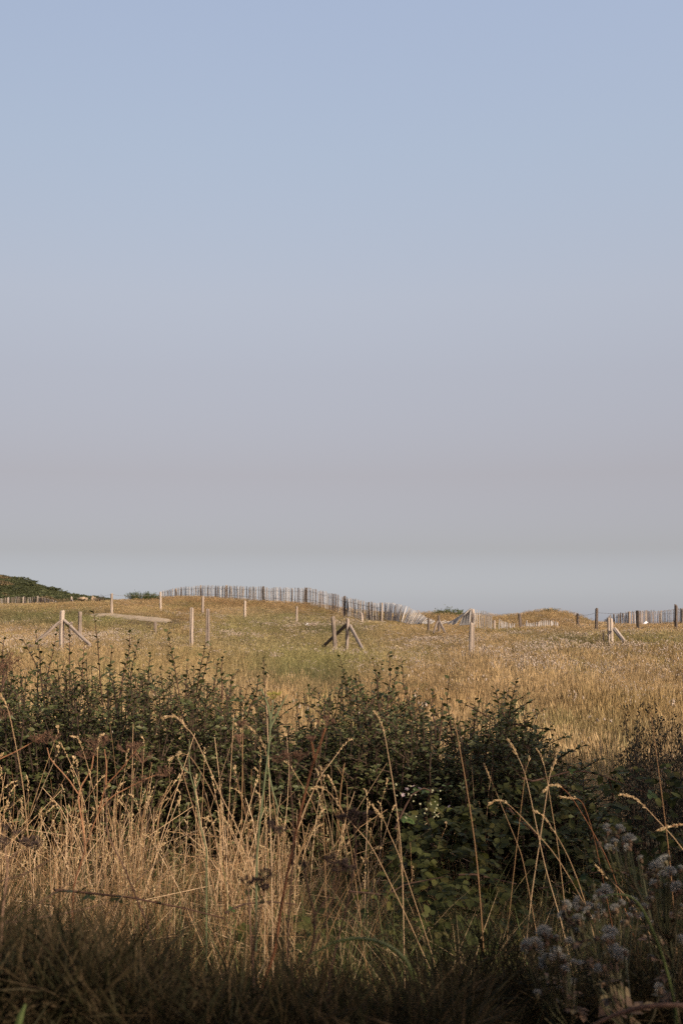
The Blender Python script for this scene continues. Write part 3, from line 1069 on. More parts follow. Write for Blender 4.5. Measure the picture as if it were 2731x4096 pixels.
o = link('post', log_mesh('post', float(np.linalg.norm(b - a)), .075, .07, 993, .4), M['post_grey']); o.parent = bur; aim(o, a - root_np(bur), b - root_np(bur))

# fence at the right edge
fence('dark paling fence curving away at the right edge of the dunes',
      [(2408, 2506, 77, .35), (2425, 2506, 76, .55), (2442, 2507, 76, .8), (2470, 2508, 76, .88), (2513, 2508, 75, .98), (2560, 2506, 78, 1.0), (2600, 2500, 82, 1.0), (2650, 2494, 84, .92), (2700, 2492, 80, .98), (2723, 2494, 77, 1.0), (2790, 2496, 74, 1.0)],
      4.2, 'picket_dark', [(2513, 2446, 2508, 13), (2724, 2437, 2494, 12)], wid=1.15, jit=.05, dark=.2)
# far fence on the left skyline
fence('small far paling fence below the green headland at left',
      [(-60, 2414, 112, .45), (0, 2413, 112, .5), (31, 2413, 112, .62), (93, 2413, 112, .68), (151, 2414, 111, .68), (212, 2414, 109, .45), (226, 2414, 108, .25)],
      3.6, 'picket_dark', [(31, 2391, 2414, 8), (93, 2387, 2414, 6), (151, 2385, 2416, 9), (212, 2397, 2416, 6)], wid=1.2, jit=.05, dark=.3)

# ------------------------------------------------------------------ small things on the dunes
def crumple(name, c, sx, sy, sz, mat, label, cat, seed=1):
    rn = random.Random(seed)
    mb = MB()
    for i in range(5):
        for j in range(9):
            mb.v.append(np.array([(j / 8 - .5) * sx, (i / 4 - .5) * sy, max(0, sz * (1 - ((j - 4) / 4.6) ** 2) * (1 - ((i - 2) / 2.6) ** 2) + rn.uniform(-.3, .3) * sz)]))
    for i in range(4):
        for j in range(8):
            a = i * 9 + j
            mb.f.append((a, a + 1, a + 10, a + 9))
    o = mb.build(name, M[mat])
    o.location = tuple(c)
    return tag(o, label, cat)


p = at(1229, 2489, 52); crumple('plastic_sheet', (p[0], p[1], gz(p[0], p[1]) + .12), .24, .15, .12, 'plastic', 'small crumpled bluish white plastic scrap in the dark green patch', 'litter')
p = at(2581, 2493, 72); crumple('plastic_sheet', (p[0], p[1], p[2] - .05), .3, .15, .14, 'plastic', 'small white plastic scrap at the foot of the right paling fence', 'litter', 4)


def rock(c, s, seed):
    rn = random.Random(seed)
    mb = MB()
    rows = 6
    for i in range(rows + 1):
        ph = i / rows * math.pi
        for k in range(9):
            an = k / 9 * 2 * math.pi
            r = rn.uniform(.7, 1.15)
            mb.v.append(np.array([math.sin(ph) * math.cos(an) * r * s[0], math.sin(ph) * math.sin(an) * r * s[1], math.cos(ph) * rn.uniform(.85, 1.1) * s[2]]) + np.asarray(c))
    for i in range(rows):
        for k in range(9):
            mb.f.append((i * 9 + k, (i + 1) * 9 + k, (i + 1) * 9 + (k + 1) % 9, i * 9 + (k + 1) % 9))
    return mb


RK = [(332, 2392, 20, 5, 240), (347, 2393, 7, 4, 239), (371, 2389, 8, 8, 238), (381, 2393, 7, 5, 237), (394, 2395, 7, 4, 236)]
for (px, py, hw_, hh, Y), lab in zip(RK, ('low flat sandy rock at the foot of the headland, longest of the outcrop', 'small sandy rock squeezed between the flat rock and the pointed one', 'tallest pointed sandy rock of the outcrop beside the headland',
                                           'small sloping sandy rock right of the pointed one', 'low rightmost sandy rock of the outcrop on the skyline')):
    c = at(px, py, Y)
    s = (hw_ / FPX * Y, hw_ / FPX * Y * .8, hh / FPX * Y * 1.6)
    o = rock((0, 0, 0), s, px).build('rock', M['rock'])
    o.location = tuple(c - np.array([0, 0, hh / FPX * Y * .7]))
    tag(o, lab, 'rock', 'rocks beside the headland')


def shrub(name, px, row, Y, wpx, hpx, nl, mat, label, leaf=(.05, .10), wl=.4, upright=.6, cat='shrub', sprigs=18):
    """rounded dune shrub: stems and a crown of small leaves, centred on px with its foot at row"""
    c = at(px, row, Y)
    c[2] = min(c[2], gz(c[0], c[1]) + .1)
    rx = wpx / FPX * Y / 2; h = hpx / FPX * Y
    root = empty(name, c, label, cat)
    mb = MB()
    P, D = [], []
    for i in range(sprigs * 3):
        a = random.uniform(0, 6.28); r = math.sqrt(random.random())
        hh = h * random.uniform(.6, 1.12) * (1 - .55 * r * r)
        b0 = np.array([r * .6 * rx * math.cos(a), r * .5 * rx * math.sin(a), -.1])
        t0 = np.array([r * rx * math.cos(a) * 1.05, r * rx * .7 * math.sin(a), hh])
        pts = [b0, (b0 + t0) / 2 + np.array([0, 0, hh * .12]), t0]
        mb.tube(pts, [.012, .008, .003], 3, False)
        for k in range(nl // (sprigs * 3)):
            t = random.random() ** .6
            q = b0 + (t0 - b0) * t + np.random.default_rng(i * 999 + k).normal(0, .07 * h + .02, 3)
            P.append(q); D.append((t0 - b0) / h * upright + np.array([random.gauss(0, .6), random.gauss(0, .6), random.gauss(.2, .4)]))
    mb.build('stems', M['bark']).parent = root
    P = np.array(P); D = np.array(D)
    nn = len(P)
    L = rng.uniform(leaf[0], leaf[1], nn)
    m = cloud_mesh('foliage', P, D, rng.normal(0, .5, (nn, 3)) + [0.2, -.3, .8], L, L * wl)
    o = link('foliage', m, M[mat]); o.parent = root
    tag(o, kind='stuff')
    return root


shrub('dune_shrub', 570, 2399, 100, 150, 30, 1500, 'shrub_green', 'feathery green shrub on the skyline beside a slim post', (.10, .28), .16, 1.1, sprigs=26)
shrub('dune_shrub', 1795, 2474, 77, 135, 40, 2200, 'shrub_green', 'dense dark green bush on the sand above the collapsed fence', (.07, .14), .5)
shrub('dune_shrub', 405, 2398, 94, 60, 26, 500, 'heath', 'small grey brown bush at the left end of the sandy path', (.06, .16), .3)
shrub('dune_shrub', 2200, 2430, 75, 60, 10, 400, 'shrub_green', 'small green tussock on top of the rounded sand mound', (.06, .12), .3)
shrub('dune_shrub', 1262, 2722, 21, 190, 70, 1300, 'blackthorn', 'low dark green bush with tiny white blooms in the middle of the meadow', (.03, .06), .5)
#@@PART3
# ------------------------------------------------------------------ tall hedge beside the viewer: it shades the near ground
def hedge():
    root = empty('unseen_hedge', (4.6, 0, 0), 'tall dark green hedge beside the viewer, shading the near grass', 'hedge')
    n = 34000
    y = rng.uniform(-8, 9.0, n)
    H = np.interp(y, HEDGE_Y, HEDGE_H)
    H = H * (.92 + .16 * vnoise(y * 1.1, y * 0, 77)) + .22 * (vnoise(y * 4.1, y * 0 + 3, 78) - .5)
    xc = np.interp(y, [-8, 9.0], [4.3, 4.9])
    z = H * rng.random(n) ** .75
    w = .75 * np.sqrt(np.clip(1 - (z / H) ** 3, .05, 1))
    x = xc + rng.uniform(-1, 1, n) * w
    P = np.stack([x - 4.6, y, z], 1)
    L = rng.uniform(.06, .13, n)
    o = link('foliage', cloud_mesh('foliage', P, rng.normal(0, 1, (n, 3)), rng.normal(0, 1, (n, 3)), L, L * .7), M['hedge'])
    o.parent = root
    tag(o, kind='stuff')
    mb = MB()
    for i in range(43):
        yy = -7.8 + i * .39
        hh = float(np.interp(yy, HEDGE_Y, HEDGE_H))
        x0 = float(np.interp(yy, [-8, 9.0], [4.3, 4.9])) - 4.6
        mb.tube([(x0, yy, 0), (x0 + random.uniform(-.2, .2), yy + random.uniform(-.2, .2), hh * .5), (x0 + random.uniform(-.4, .4), yy + random.uniform(-.4, .4), hh * .92)], [.05, .035, .01], 5)
    mb.build('trunks', M['bark']).parent = root


HEDGE_Y = [-8, -1.0, -0.5, .7, 1.1, 3, 5, 7, 9.0]
HEDGE_H = [4.1, 4.1, 2.3, 2.3, 3.2, 3.3, 3.1, 2.6, 2.0]  # heights and low gap shaped to place sun and shade on the near plants
hedge()


def added_back_hedge():  # unseen hedge added to cut sky light on the near plants
    root = empty('unseen_hedge', (0, -2.6, 0), 'added unseen hedge behind the viewer, cutting sky light on the near plants', 'hedge')
    n = 16000
    x = rng.uniform(-7, 3.6, n)
    H = 3.4 * (.86 + .28 * vnoise(x * 1.1, x * 0, 79))
    z = H * rng.random(n) ** .75
    P = np.stack([x, rng.uniform(-.7, .7, n) * np.sqrt(np.clip(1 - (z / H) ** 3, .05, 1)), z], 1)
    L = rng.uniform(.06, .13, n)
    o = link('foliage', cloud_mesh('foliage', P, rng.normal(0, 1, (n, 3)), rng.normal(0, 1, (n, 3)), L, L * .7), M['hedge'])
    o.parent = root
    tag(o, kind='stuff')
    mb = MB()
    for i in range(20):
        xx = -6.8 + i * .53
        mb.tube([(xx, 0, 0), (xx + random.uniform(-.2, .2), random.uniform(-.2, .2), 1.7), (xx + random.uniform(-.4, .4), random.uniform(-.3, .3), 3.0)], [.05, .035, .01], 5)
    mb.build('trunks', M['bark']).parent = root


added_back_hedge()

# ------------------------------------------------------------------ blackthorn thicket
ENV = np.array([(-300, 2640), (0, 2670), (100, 2690), (200, 2700), (300, 2715), (450, 2700), (600, 2700), (700, 2720), (800, 2740), (900, 2765), (1000, 2795), (1080, 2850), (1150, 2910), (1250, 2890),
                (1330, 2790), (1450, 2765), (1560, 2775), (1650, 2810), (1720, 2885), (1800, 2905), (1900, 2880), (1980, 2840), (2060, 2825), (2120, 2880), (2180, 2970), (2260, 3060), (2340, 3110)], float)
LEAFM = []
for i in range(6):
    mb = MB()
    mb.leaf((0, 0, 0), (0, 1, 0), (0, 0, 1), 1.0, .55 + .1 * (i % 3), .22, .12 + .08 * (i % 2))
    m = mb.mesh('leaf'); m.materials.append(M['blackthorn']); LEAFM.append(m)


def place_leaf(parent, p, d, n, L, meshes, name='leaf'):
    o = bpy.data.objects.new(name, random.choice(meshes))
    COL.objects.link(o)
    o.parent = parent
    d = Vector(tuple(map(float, d))).normalized(); n = Vector(tuple(map(float, n)))
    s = d.cross(n).normalized(); n = s.cross(d)
    from mathutils import Matrix
    mt = Matrix((s, d, n)).transposed()
    o.rotation_euler = mt.to_euler()
    o.location = tuple(map(float, p))
    o.scale = (L, L, L)
    return o


def blackthorn(label, x0, x1, Y0, Y1, ntw, shoots, leafL=(.020, .050), mat='blackthorn'):
    pxm = (x0 + x1) / 2
    Ym = (Y0 + Y1) / 2
    base = np.array([(pxm - 1365.5) / FPX * Ym, Ym, 0.0])
    root = empty('blackthorn_bush', base, label, 'bush', 'blackthorn bushes of the thicket')
    tb = MB()
    P, D, N, L = [], [], [], []

    def twig_leaves(pts, step, t0, lscale=1.0):
        pts = np.array(pts)
        seg = np.linalg.norm(np.diff(pts, axis=0), axis=1)
        tot = seg.sum()
        k = int(tot * (1 - t0) / step)
        for j in range(k):
            t = t0 + (1 - t0) * (j + random.random() * .6) / max(1, k)
            s = t * (len(pts) - 1)
            i = min(int(s), len(pts) - 2)
            q = pts[i] + (pts[i + 1] - pts[i]) * (s - i)
            ax = pts[i + 1] - pts[i]
            ax = ax / (np.linalg.norm(ax) + 1e-9)
            az = j * 2.4 + random.uniform(-.7, .7)
            out = np.array([math.cos(az), math.sin(az), random.uniform(-.15, .45)])
            P.append(q); D.append(out * .85 + ax * .45)
            N.append(ax * .9 + np.array([random.gauss(0, .35), random.gauss(0, .35), .5]))
            L.append(random.uniform(*leafL) * lscale)
    for i in range(ntw):
        Yv = random.uniform(Y0, Y1)
        px = random.uniform(x0, x1)
        er = float(np.interp(px, ENV[:, 0], ENV[:, 1]))
        er += 380 * random.random() ** 1.15 - 25 - 55 * (random.random() < .3)
        tip = at(px, er, Yv)
        if tip[2] < .35:
            tip[2] = .35
        b0 = np.array([tip[0] + random.gauss(0, .16), Yv + random.gauss(.1, .12), 0.0])
        mid = b0 + (tip - b0) * .55 + np.array([random.gauss(0, .06), random.gauss(0, .06), 0])
        pts = [b0 - base, mid - base, tip - base]
        pts = [(1 - t) ** 2 * pts[0] + 2 * t * (1 - t) * pts[1] + t * t * pts[2] for t in (0, .25, .5, .75, 1)]
        tb.tube(pts, [.009, .007, .0055, .004, .0018], 4, False)
        twig_leaves(pts, .024, .2)
        for j in range(random.randint(5, 8)):
            t = random.uniform(.06, .92)
            s = t * 4; k = min(int(s), 3)
            q = pts[k] + (pts[k + 1] - pts[k]) * (s - k)
            az = random.uniform(0, 6.28)
            ln = random.uniform(.10, .32) * (1.15 - .5 * t)
            e = q + np.array([math.cos(az), math.sin(az) - .35, random.uniform(.1, .9)]) * ln
            tb.tube([q, (q + e) / 2 + np.array([0, 0, .01]), e], [.0035, .0025, .0012], 3, False)
            twig_leaves([q, (q + e) / 2 + np.array([0, 0, .01]), e], .019, .1)
    tb.build('branches', M['bark']).parent = root
    P = np.array(P); nn = len(P)
    L = np.array(L)
    m = cloud_mesh('foliage', P, D, N, L, L * rng.uniform(.5, .72, nn))
    o = link('foliage', m, M[mat]); o.parent = root
    tag(o, kind='stuff')
    for (tx, ty, bx, by, dens) in shoots:
        Yv = random.uniform(Y0 + .3, Y1 - .5)
        a = at(bx, by, Yv) - base; b = at(tx, ty, Yv + random.uniform(-.1, .1)) - base
        lo = a + (a - b) * .35
        mid = (a + b) / 2 + np.array([random.gauss(0, .012), random.gauss(0, .012), 0])
        sb = MB()
        sb.tube([lo, a, mid, b], [.0046, .004, .003, .0015], 5, False)
        sh = sb.build('shoot', M['red_bark'])
        sh.parent = root
        pts = np.array([a, mid, b])
        ln = float(np.linalg.norm(b - a))
        k = max(6, int(ln / .024 * dens))
        for j in range(k):
            t = (j + .3 + random.random() * .5) / k
            q = a + (mid - a) * 2 * t if t < .5 else mid + (b - mid) * (2 * t - 1)
            ax = (b - a) / ln
            az = j * 2.4 + random.uniform(-.5, .5)
            out = np.array([math.cos(az), math.sin(az), random.uniform(-.1, .3)])
            place_leaf(sh, q, out * .8 + ax * .55, ax * .8 + np.array([random.gauss(0, .3), random.gauss(0, .3), .4]), random.uniform(.040, .058) * (1.1 - .4 * t), LEAFM)
    return root


blackthorn('dark blackthorn bush at the left edge, below the braced split post', -230, 560, 6.8, 8.8, 340,
           [(91, 2555, 170, 2720, .8), (143, 2523, 165, 2715, .9), (232, 2510, 192, 2700, 1), (277, 2492, 280, 2710, 1), (375, 2438, 402, 2720, .7), (522, 2505, 491, 2720, 1.2), (556, 2557, 520, 2715, 1.1),
            (20, 2545, 12, 2700, .5), (340, 2570, 330, 2720, .7), (450, 2590, 440, 2720, .9)])
blackthorn('blackthorn bush with many upright shoots below the close pair of posts', 560, 1120, 6.9, 8.8, 250,
           [(603, 2612, 594, 2720, 1.1), (671, 2523, 712, 2745, 1.2), (825, 2568, 790, 2745, 1.2), (845, 2581, 805, 2740, .9), (895, 2608, 890, 2750, 1.1), (872, 2640, 855, 2750, 1), (957, 2675, 921, 2770, 1),
            (1055, 2630, 1064, 2850, 1.1), (1035, 2700, 1000, 2830, .9), (750, 2640, 745, 2750, 1)])
blackthorn('tall dark blackthorn bush in the middle, in front of the mid meadow posts', 1120, 1720, 6.7, 8.4, 330,
           [(1358, 2626, 1420, 2860, 1.1), (1486, 2632, 1510, 2800, 1.1), (1530, 2640, 1490, 2800, 1.2), (1557, 2608, 1548, 2830, .9), (1604, 2632, 1560, 2790, 1.1), (1605, 2640, 1640, 2840, .7), (1400, 2700, 1450, 2850, 1.1),
            (1215, 2770, 1245, 2900, .9), (1300, 2790, 1320, 2900, 1), (1185, 2800, 1200, 2930, .8)])
blackthorn('dark spreading blackthorn bush with horizontal sprays in front of the golden meadow', 1720, 2330, 6.4, 8.0, 280,
           [(1798, 2688, 1805, 2920, .8), (2066, 2715, 2026, 2900, 1.5), (1975, 2749, 2020, 2870, 1.3), (2141, 2795, 2040, 2860, 1.2), (2221, 2921, 2078, 2900, 1.1), (1831, 2801, 1940, 2860, 1.1), (1735, 2755, 1740, 2900, 1),
            (1770, 2800, 1760, 2920, 1), (1900, 2790, 1895, 2920, .5), (2180, 2960, 2100, 2990, 1)])

blackthorn('blackthorn bush growing past the left edge of the view', -1100, -230, 6.8, 8.8, 150, [])
blackthorn('blackthorn bush growing past the right edge behind the twiggy shrub', 2800, 3900, 6.0, 7.6, 150, [])

# twiggy grey shrub at the right edge
def spire_shrub():
    base = np.array([(2640 - 1365.5) / FPX * 7.6, 7.6, 0.0])
    root = empty('twiggy_shrub', base, 'grey brown twiggy shrub with upright spires at the right edge', 'shrub')
    tb = MB()
    P, D, N = [], [], []
    tips = [(2505, 2825), (2545, 2880), (2560, 2812), (2592, 2815), (2615, 2795), (2650, 2870), (2690, 2850), (2720, 2900), (2760, 2860), (2800, 2850)]
    allt = tips + [(random.uniform(2480, 2830), random.uniform(2880, 3160)) for _ in range(60)]
    for (tx, ty) in allt:
        Yv = random.uniform(7.0, 8.2)
        tip = at(tx, ty, Yv)
        b0 = np.array([tip[0] * .8 + .38 + random.gauss(0, .12), Yv, 0])
        pts = [b0 - base, (b0 + tip) / 2 + np.array([random.gauss(0, .05), 0, 0]) - base, tip - base]
        tb.tube(pts, [.005, .0032, .0012], 4, False)
        for j in range(150):
            t = random.uniform(.3, 1)
            q = pts[0] + (pts[1] - pts[0]) * 2 * t if t < .5 else pts[1] + (pts[2] - pts[1]) * (2 * t - 1)
            q = q + np.array([random.gauss(0, .035), random.gauss(0, .035), 0]) * (1.3 - t)
            P.append(q); D.append((random.gauss(0, .6), random.gauss(0, .6), .8)); N.append((random.gauss(0, 1), random.gauss(0, 1), .3))
    tb.build('branches', M['bark']).parent = root
    nn = len(P)
    L = rng.uniform(.014, .030, nn)
    o = link('foliage', cloud_mesh('foliage', P, D, N, L, L * .4), M['heath']); o.parent = root
    tag(o, kind='stuff')


spire_shrub()

# ------------------------------------------------------------------ brambles
def bramble_leaf_mesh(seed, mat):
    rn = random.Random(seed)
    mb = MB()
    for (d, off, sc) in (((0, 1, 0), (0, .32, 0), 1.0), ((-1, .35, 0), (-.05, .22, 0), .82), ((1, .35, 0), (.05, .22, 0), .82)):
        d = np.array(d, float); d /= np.linalg.norm(d)
        nrm = np.array([rn.gauss(0, .25), rn.gauss(0, .2), 1])
        sd = np.cross(d, nrm); sd /= np.linalg.norm(sd)
        n_ = np.cross(sd, d)
        prof = [(0, 0), (.12, .20), (.28, .33), (.48, .36), (.68, .28), (.85, .14), (1, 0)]
        b = len(mb.v)
        L = .62 * sc
        for i, (t, w) in enumerate(prof):
            bend = -.14 * t * t
            c = np.array(off) + d * t * L + n_ * bend * L
            mb.v.append(c)
            zz = .10 + rn.uniform(-.03, .03)
            ser = rn.uniform(.9, 1.12)
            mb.v.append(c - sd * w * L * ser + n_ * zz * w * L)
            mb.v.append(c + sd * w * L * ser + n_ * zz * w * L)
        for i in range(len(prof) - 1):
            a0, a1 = b + i * 3, b + (i + 1) * 3
            mb.f.append((a0, a1, a1 + 1, a0 + 1)); mb.f.append((a0, a0 + 2, a1 + 2, a1))
    mb.tube([(0, 0, 0), (0, .3, 0)], .012, 3, False)
    m = mb.mesh('leaf')
    m.materials.append(M[mat])
    return m


BRL = [bramble_leaf_mesh(i, 'bramble') for i in range(6)]
BRY = [bramble_leaf_mesh(i + 20, 'bramble_light') for i in range(3)]


def bramble(label, base_px, Yb, canes, nleaf, box, seed, size=(.055, .10), topfn=None):
    rn = random.Random(seed)
    base = np.array([(base_px - 1365.5) / FPX * Yb, Yb, 0.0])
    root = empty('bramble_bush', base, label, 'bramble', 'bramble bushes')
    for path in canes:
        pts = [at(x, y, Yv) - base for (x, y, Yv) in path]
        pts = list(densify(np.array(pts), len(pts) * 3))
        mb = MB()
        mb.tube(pts, [.0045 - .0025 * i / len(pts) for i in range(len(pts))], 5, False)
        for i in range(1, len(pts) - 1):
            mb.spindle(pts[i], (rn.gauss(0, 1), rn.gauss(0, 1), rn.gauss(0, 1)), .008, .0015, 3)
        mb.build('cane', M['red_bark']).parent = root
        for i in range(2, len(pts), 2):
            if rn.random() < .75:
                place_leaf(root, pts[i], (rn.gauss(0, .7), rn.gauss(-.4, .5), rn.gauss(.1, .3)), (rn.gauss(0, .3), -.35 + rn.gauss(0, .25), 1), rn.uniform(size[0] * .6, size[1] * .8), BRY if rn.random() < .25 else BRL)
    x0, x1, r0, r1, Y0, Y1 = box
    P, D, N = [], [], []
    for i in range(nleaf):
        px = rn.uniform(x0, x1)
        top = float(np.interp(px, [t[0] for t in topfn], [t[1] for t in topfn])) if topfn else r0
        row = top + (r1 - top) * rn.random() ** 1.15
        t = (row - top) / max(1, r1 - top)
        Yv = Y1 - (Y1 - Y0) * (t ** .8) * rn.uniform(.7, 1.15)
        p = at(px, row, Yv)
        if p[2] < .05:
            p[2] = .05 + rn.random() * .1
        d = (rn.gauss(0, .8), rn.gauss(-.5, .5), rn.gauss(-.1, .35)); n_ = (rn.gauss(.1, .35), -.45 + rn.gauss(0, .3), 1)
        if i < 240:
            place_leaf(root, p - base, d, n_, rn.uniform(*size), BRL)
        else:
            P.append(p - base); D.append(d); N.append(n_)
    if P:
        nn = len(P)
        L = rng.uniform(size[0] * .5, size[1] * .7, nn)
        o = link('foliage', cloud_mesh('foliage', P, D, N, L, L * .62, leaf_template(.15, .15), LEAF_F), M['bramble']); o.parent = root
        tag(o, kind='stuff')
    return root, base


zr = lambda x, y: (1831 + x / 1.742, 2600 + y / 1.742)
zb = lambda x, y: (1831 + x / 1.742, 3296 + y / 1.742)
zm = lambda x, y: (900 + x / 1.742, 2600 + y / 1.742)
zl = lambda x, y: (x / 1.742, 2600 + y / 1.742)
zbl = lambda x, y: (x / 1.742, 3296 + y / 1.742)
zbm = lambda x, y: (900 + x / 1.742, 3296 + y / 1.742)


def cane(fn, pts, Y):
    return [(*fn(*p), Y + .05 * i) for i, p in enumerate(pts)]


brA, baseA = bramble('dark bramble bush with arching canes behind the white seed heads', 2350, 5.6,
                     [cane(zr, [(440, 890), (520, 915), (640, 885), (760, 850), (880, 845), (1000, 875), (1200, 950), (1350, 1010)], 5.4),
                      cane(zb, [(0, 355), (120, 350), (260, 385), (405, 418)], 5.0), cane(zb, [(560, 450), (720, 430), (900, 340), (1100, 330)], 5.4),
                      cane(zr, [(350, 1100), (420, 1180), (520, 1260), (600, 1380)], 5.2), cane(zr, [(1050, 900), (1080, 1010), (1060, 1100), (980, 1200)], 5.3)],
                     430, (1900, 2800, 3000, 3950, 4.7, 6.2), 3, topfn=[(1900, 3230), (2000, 3150), (2150, 3110), (2300, 3120), (2450, 3080), (2600, 3060), (2800, 3000)])
bramble('bramble bush growing past the right edge of the view', 3150, 5.0, [], 260, (2800, 3500, 3000, 3950, 4.4, 5.8), 31)
brB, baseB = bramble('smaller bramble patch with pinkish flowers right of the tall middle bush', 1720, 5.4,
                     [cane(zm, [(1180, 1250), (1250, 1100), (1300, 1010), (1380, 960), (1450, 990)], 5.2), cane(zm, [(1568, 930), (1500, 960), (1420, 1010), (1390, 1120), (1420, 1230)], 5.2),
                      cane(zbm, [(860, 470), (1000, 480), (1120, 500), (1250, 420), (1568, 360)], 4.9)],
                     230, (1560, 1990, 3200, 3900, 4.6, 5.9), 8, topfn=[(1560, 3380), (1650, 3270), (1750, 3220), (1860, 3230), (1990, 3240)])
bramble('sprawling low bramble with broad leaves in the lower middle grass', 1250, 4.9,
        [cane(zbm, [(0, 620), (120, 560), (300, 540), (500, 560)], 4.8), cane(zbl, [(380, 460), (520, 470), (700, 490), (900, 510), (1100, 550), (1300, 590), (1568, 660)], 3.9)],
        46, (950, 1800, 3600, 3990, 4.5, 5.4), 12, (.06, .10))

PETAL = MB()
for k in range(5):
    a = k * 2 * math.pi / 5
    PETAL.leaf((0, 0, 0), (math.cos(a), math.sin(a), .25), (0, 0, 1), 1.0, .8, .2, .1)
PM_ = PETAL.mesh('flower'); PM_.materials.append(M['petal'])
BUDM = MB(); BUDM.spindle((0, 0, 0), (0, 0, 1), 1, .45, 6)
BM_ = BUDM.mesh('bud'); BM_.materials.append(M['bud'])
for (x, y) in [(1190, 945), (1265, 970), (1355, 965), (1440, 985), (1490, 985), (1280, 1010), (1330, 1015), (1470, 1110), (1475, 1160), (1560, 1090), (1405, 1120), (1350, 1080), (1240, 1010), (1310, 950)]:
    p = at(*zm(x, y), 5.1)
    fl = random.random() < .5
    o = bpy.data.objects.new('flower' if fl else 'bud', PM_ if fl else BM_)
    COL.objects.link(o); o.parent = brB
    o.location = tuple(p - baseB)
    s = random.uniform(.008, .011) if fl else random.uniform(.010, .014)
    o.scale = (s, s, s)
    o.rotation_euler = (random.uniform(.4, 1.2), random.uniform(-.5, .5), random.uniform(0, 6))
for i in range(26):
    x, y = random.uniform(1190, 1500), random.uniform(930, 1180)
    p = at(*zm(x, y), 5.12)
    o = bpy.data.objects.new('bud', BM_); COL.objects.link(o); o.parent = brB
    o.location = tuple(p - baseB); s = random.uniform(.007, .011); o.scale = (s, s, s); o.rotation_euler = (random.uniform(-.6, .6), random.uniform(-.6, .6), 0)

# ------------------------------------------------------------------ grass stalks
def seed_head(mb, pts, r, n, L, seed=0):
    rn = random.Random(seed)
    pts = densify(np.array(pts), 16)
    for i in range(n):
        t = rn.random() ** .85
        lump = .55 + .45 * math.sin(t * 17 + seed)
        s = t * 15; k = min(int(s), 14)
        q = pts[k] + (pts[k + 1] - pts[k]) * (s - k)
        ax = pts[k + 1] - pts[k]; ax = ax / (np.linalg.norm(ax) + 1e-9)
        out = np.array([rn.gauss(0, 1), rn.gauss(0, 1), rn.gauss(0, 1)]); out /= np.linalg.norm(out)
        env = (1 - .6 * t) * lump
        mb.spindle(q + out * r * env * rn.random(), ax + out * .45, L * rn.uniform(.7, 1.2), L * .17, 4)


SEED = [0]


def stalk(label, path, Y, head, rad=.0016, mat='straw', hmat='straw_head', hr=.006, hn=46, hl=.011, nm='grass_stalk'):
    """path: pixel points tip to foot; head: number of path points (from the tip) that carry seeds"""
    SEED[0] += 1
    pts = [at(x, y, Y) for (x, y) in path]
    d = pts[-1] - pts[-2]
    d = d / abs(d[2]) if abs(d[2]) > 1e-6 else np.array([0, 0, -1.0])
    if d[2] > 0: d = np.array([0, 0, -1.0])
    d[0] *= .6
    if pts[-1][2] > 0:
        k = pts[-1][2]
        pts.append(pts[-1] + d * k * .5); pts.append(pts[-2] + d * k * 1.02 + np.array([d[0] * -.1 * k, 0, 0]))
    foot = pts[-1].copy(); foot[2] = 0
    root = empty(nm, foot, label, 'grass stalk', 'tall dry grass stalks')
    pts = [p - foot for p in pts]
    sm = densify(np.array(pts[::-1]), len(pts) * 3)
    # smooth the path
    for _ in range(2):
        sm[1:-1] = (sm[:-2] + sm[1:-1] * 2 + sm[2:]) / 4
    mb = MB()
    nn = len(sm)
    mb.tube(sm, [rad * (1.25 - .75 * i / nn) for i in range(nn)], 5, False)
    mb.build('stem', M[mat]).parent = root
    if head > 1:
        hb = MB()
        seed_head(hb, pts[:head][::-1], hr, hn, hl, SEED[0])
        hb.build('seed_head', M[hmat]).parent = root
    return root


S = stalk
S('long dry stalk with upright plump head left of the pinkish bramble flowers', [zm(1040, 430), zm(1065, 465), zm(1090, 520), zm(1110, 580), zm(1135, 720), zm(1180, 990), zm(1230, 1390), (1612, 3620)], 4.2, 4)
S('very long straight stalk with a thin small head, rising over the middle bushes', [(1801, 2822), (1812, 2860), (1820, 2900), (1831, 2956), (1866, 3150), (1903, 3398), (1926, 3675)], 3.9, 3, .0020, hr=.003, hn=22)
S('dry stalk with a fat upright head leaning right over the brambles', [zr(705, 670), zr(685, 735), zr(665, 800), zr(638, 860), zr(610, 1050), zr(560, 1390), (2118, 3617)], 4.2, 4, .0015, hr=.008, hn=60)
S('dry stalk with a narrow left-leaning head beside the fat upright one', [zr(350, 630), zr(385, 685), zr(415, 740), zr(470, 860), zr(540, 1200), (2180, 3480), (2250, 3700)], 4.3, 3)
S('thin stalk with a slender head just left of the fat upright head', [zr(548, 690), zr(575, 735), zr(602, 805), zr(630, 970), zr(660, 1160), zr(700, 1390)], 4.4, 3, .0012, hr=.003, hn=26)
S('thin stalk with a short head in front of the spreading bush', [zr(183, 800), zr(205, 855), zr(236, 918), zr(330, 1150), zr(430, 1390), (2095, 3457)], 4.4, 3, .0013, hr=.004, hn=30)
S('tiny-headed thin stalk between the narrow and the fat heads', [zr(495, 750), zr(490, 785), zr(475, 820), zr(465, 870)], 4.5, 2, .001, hr=.004, hn=14)
S('bare straight pale stalk near the right edge', [(2600, 2847), (2625, 3030), (2650, 3220), (2672, 3398), (2682, 3500)], 3.8, 0, .0019)
S('dry stalk with a long arched head pointing left near the right edge', [zr(1128, 1008), zr(1180, 1012), zr(1235, 1035), zr(1310, 1100), zr(1400, 1200), zr(1568, 1370)], 3.9, 4, .0014, hr=.006, hn=60)
S('brown stalk whose curved head droops left over the brambles', [zr(600, 978), zr(640, 942), zr(690, 942), zr(730, 962), zr(790, 1020), zr(960, 1300), (2450, 3480)], 4.3, 4, .0013, 'russet_stem', 'straw_head', .006, 50)
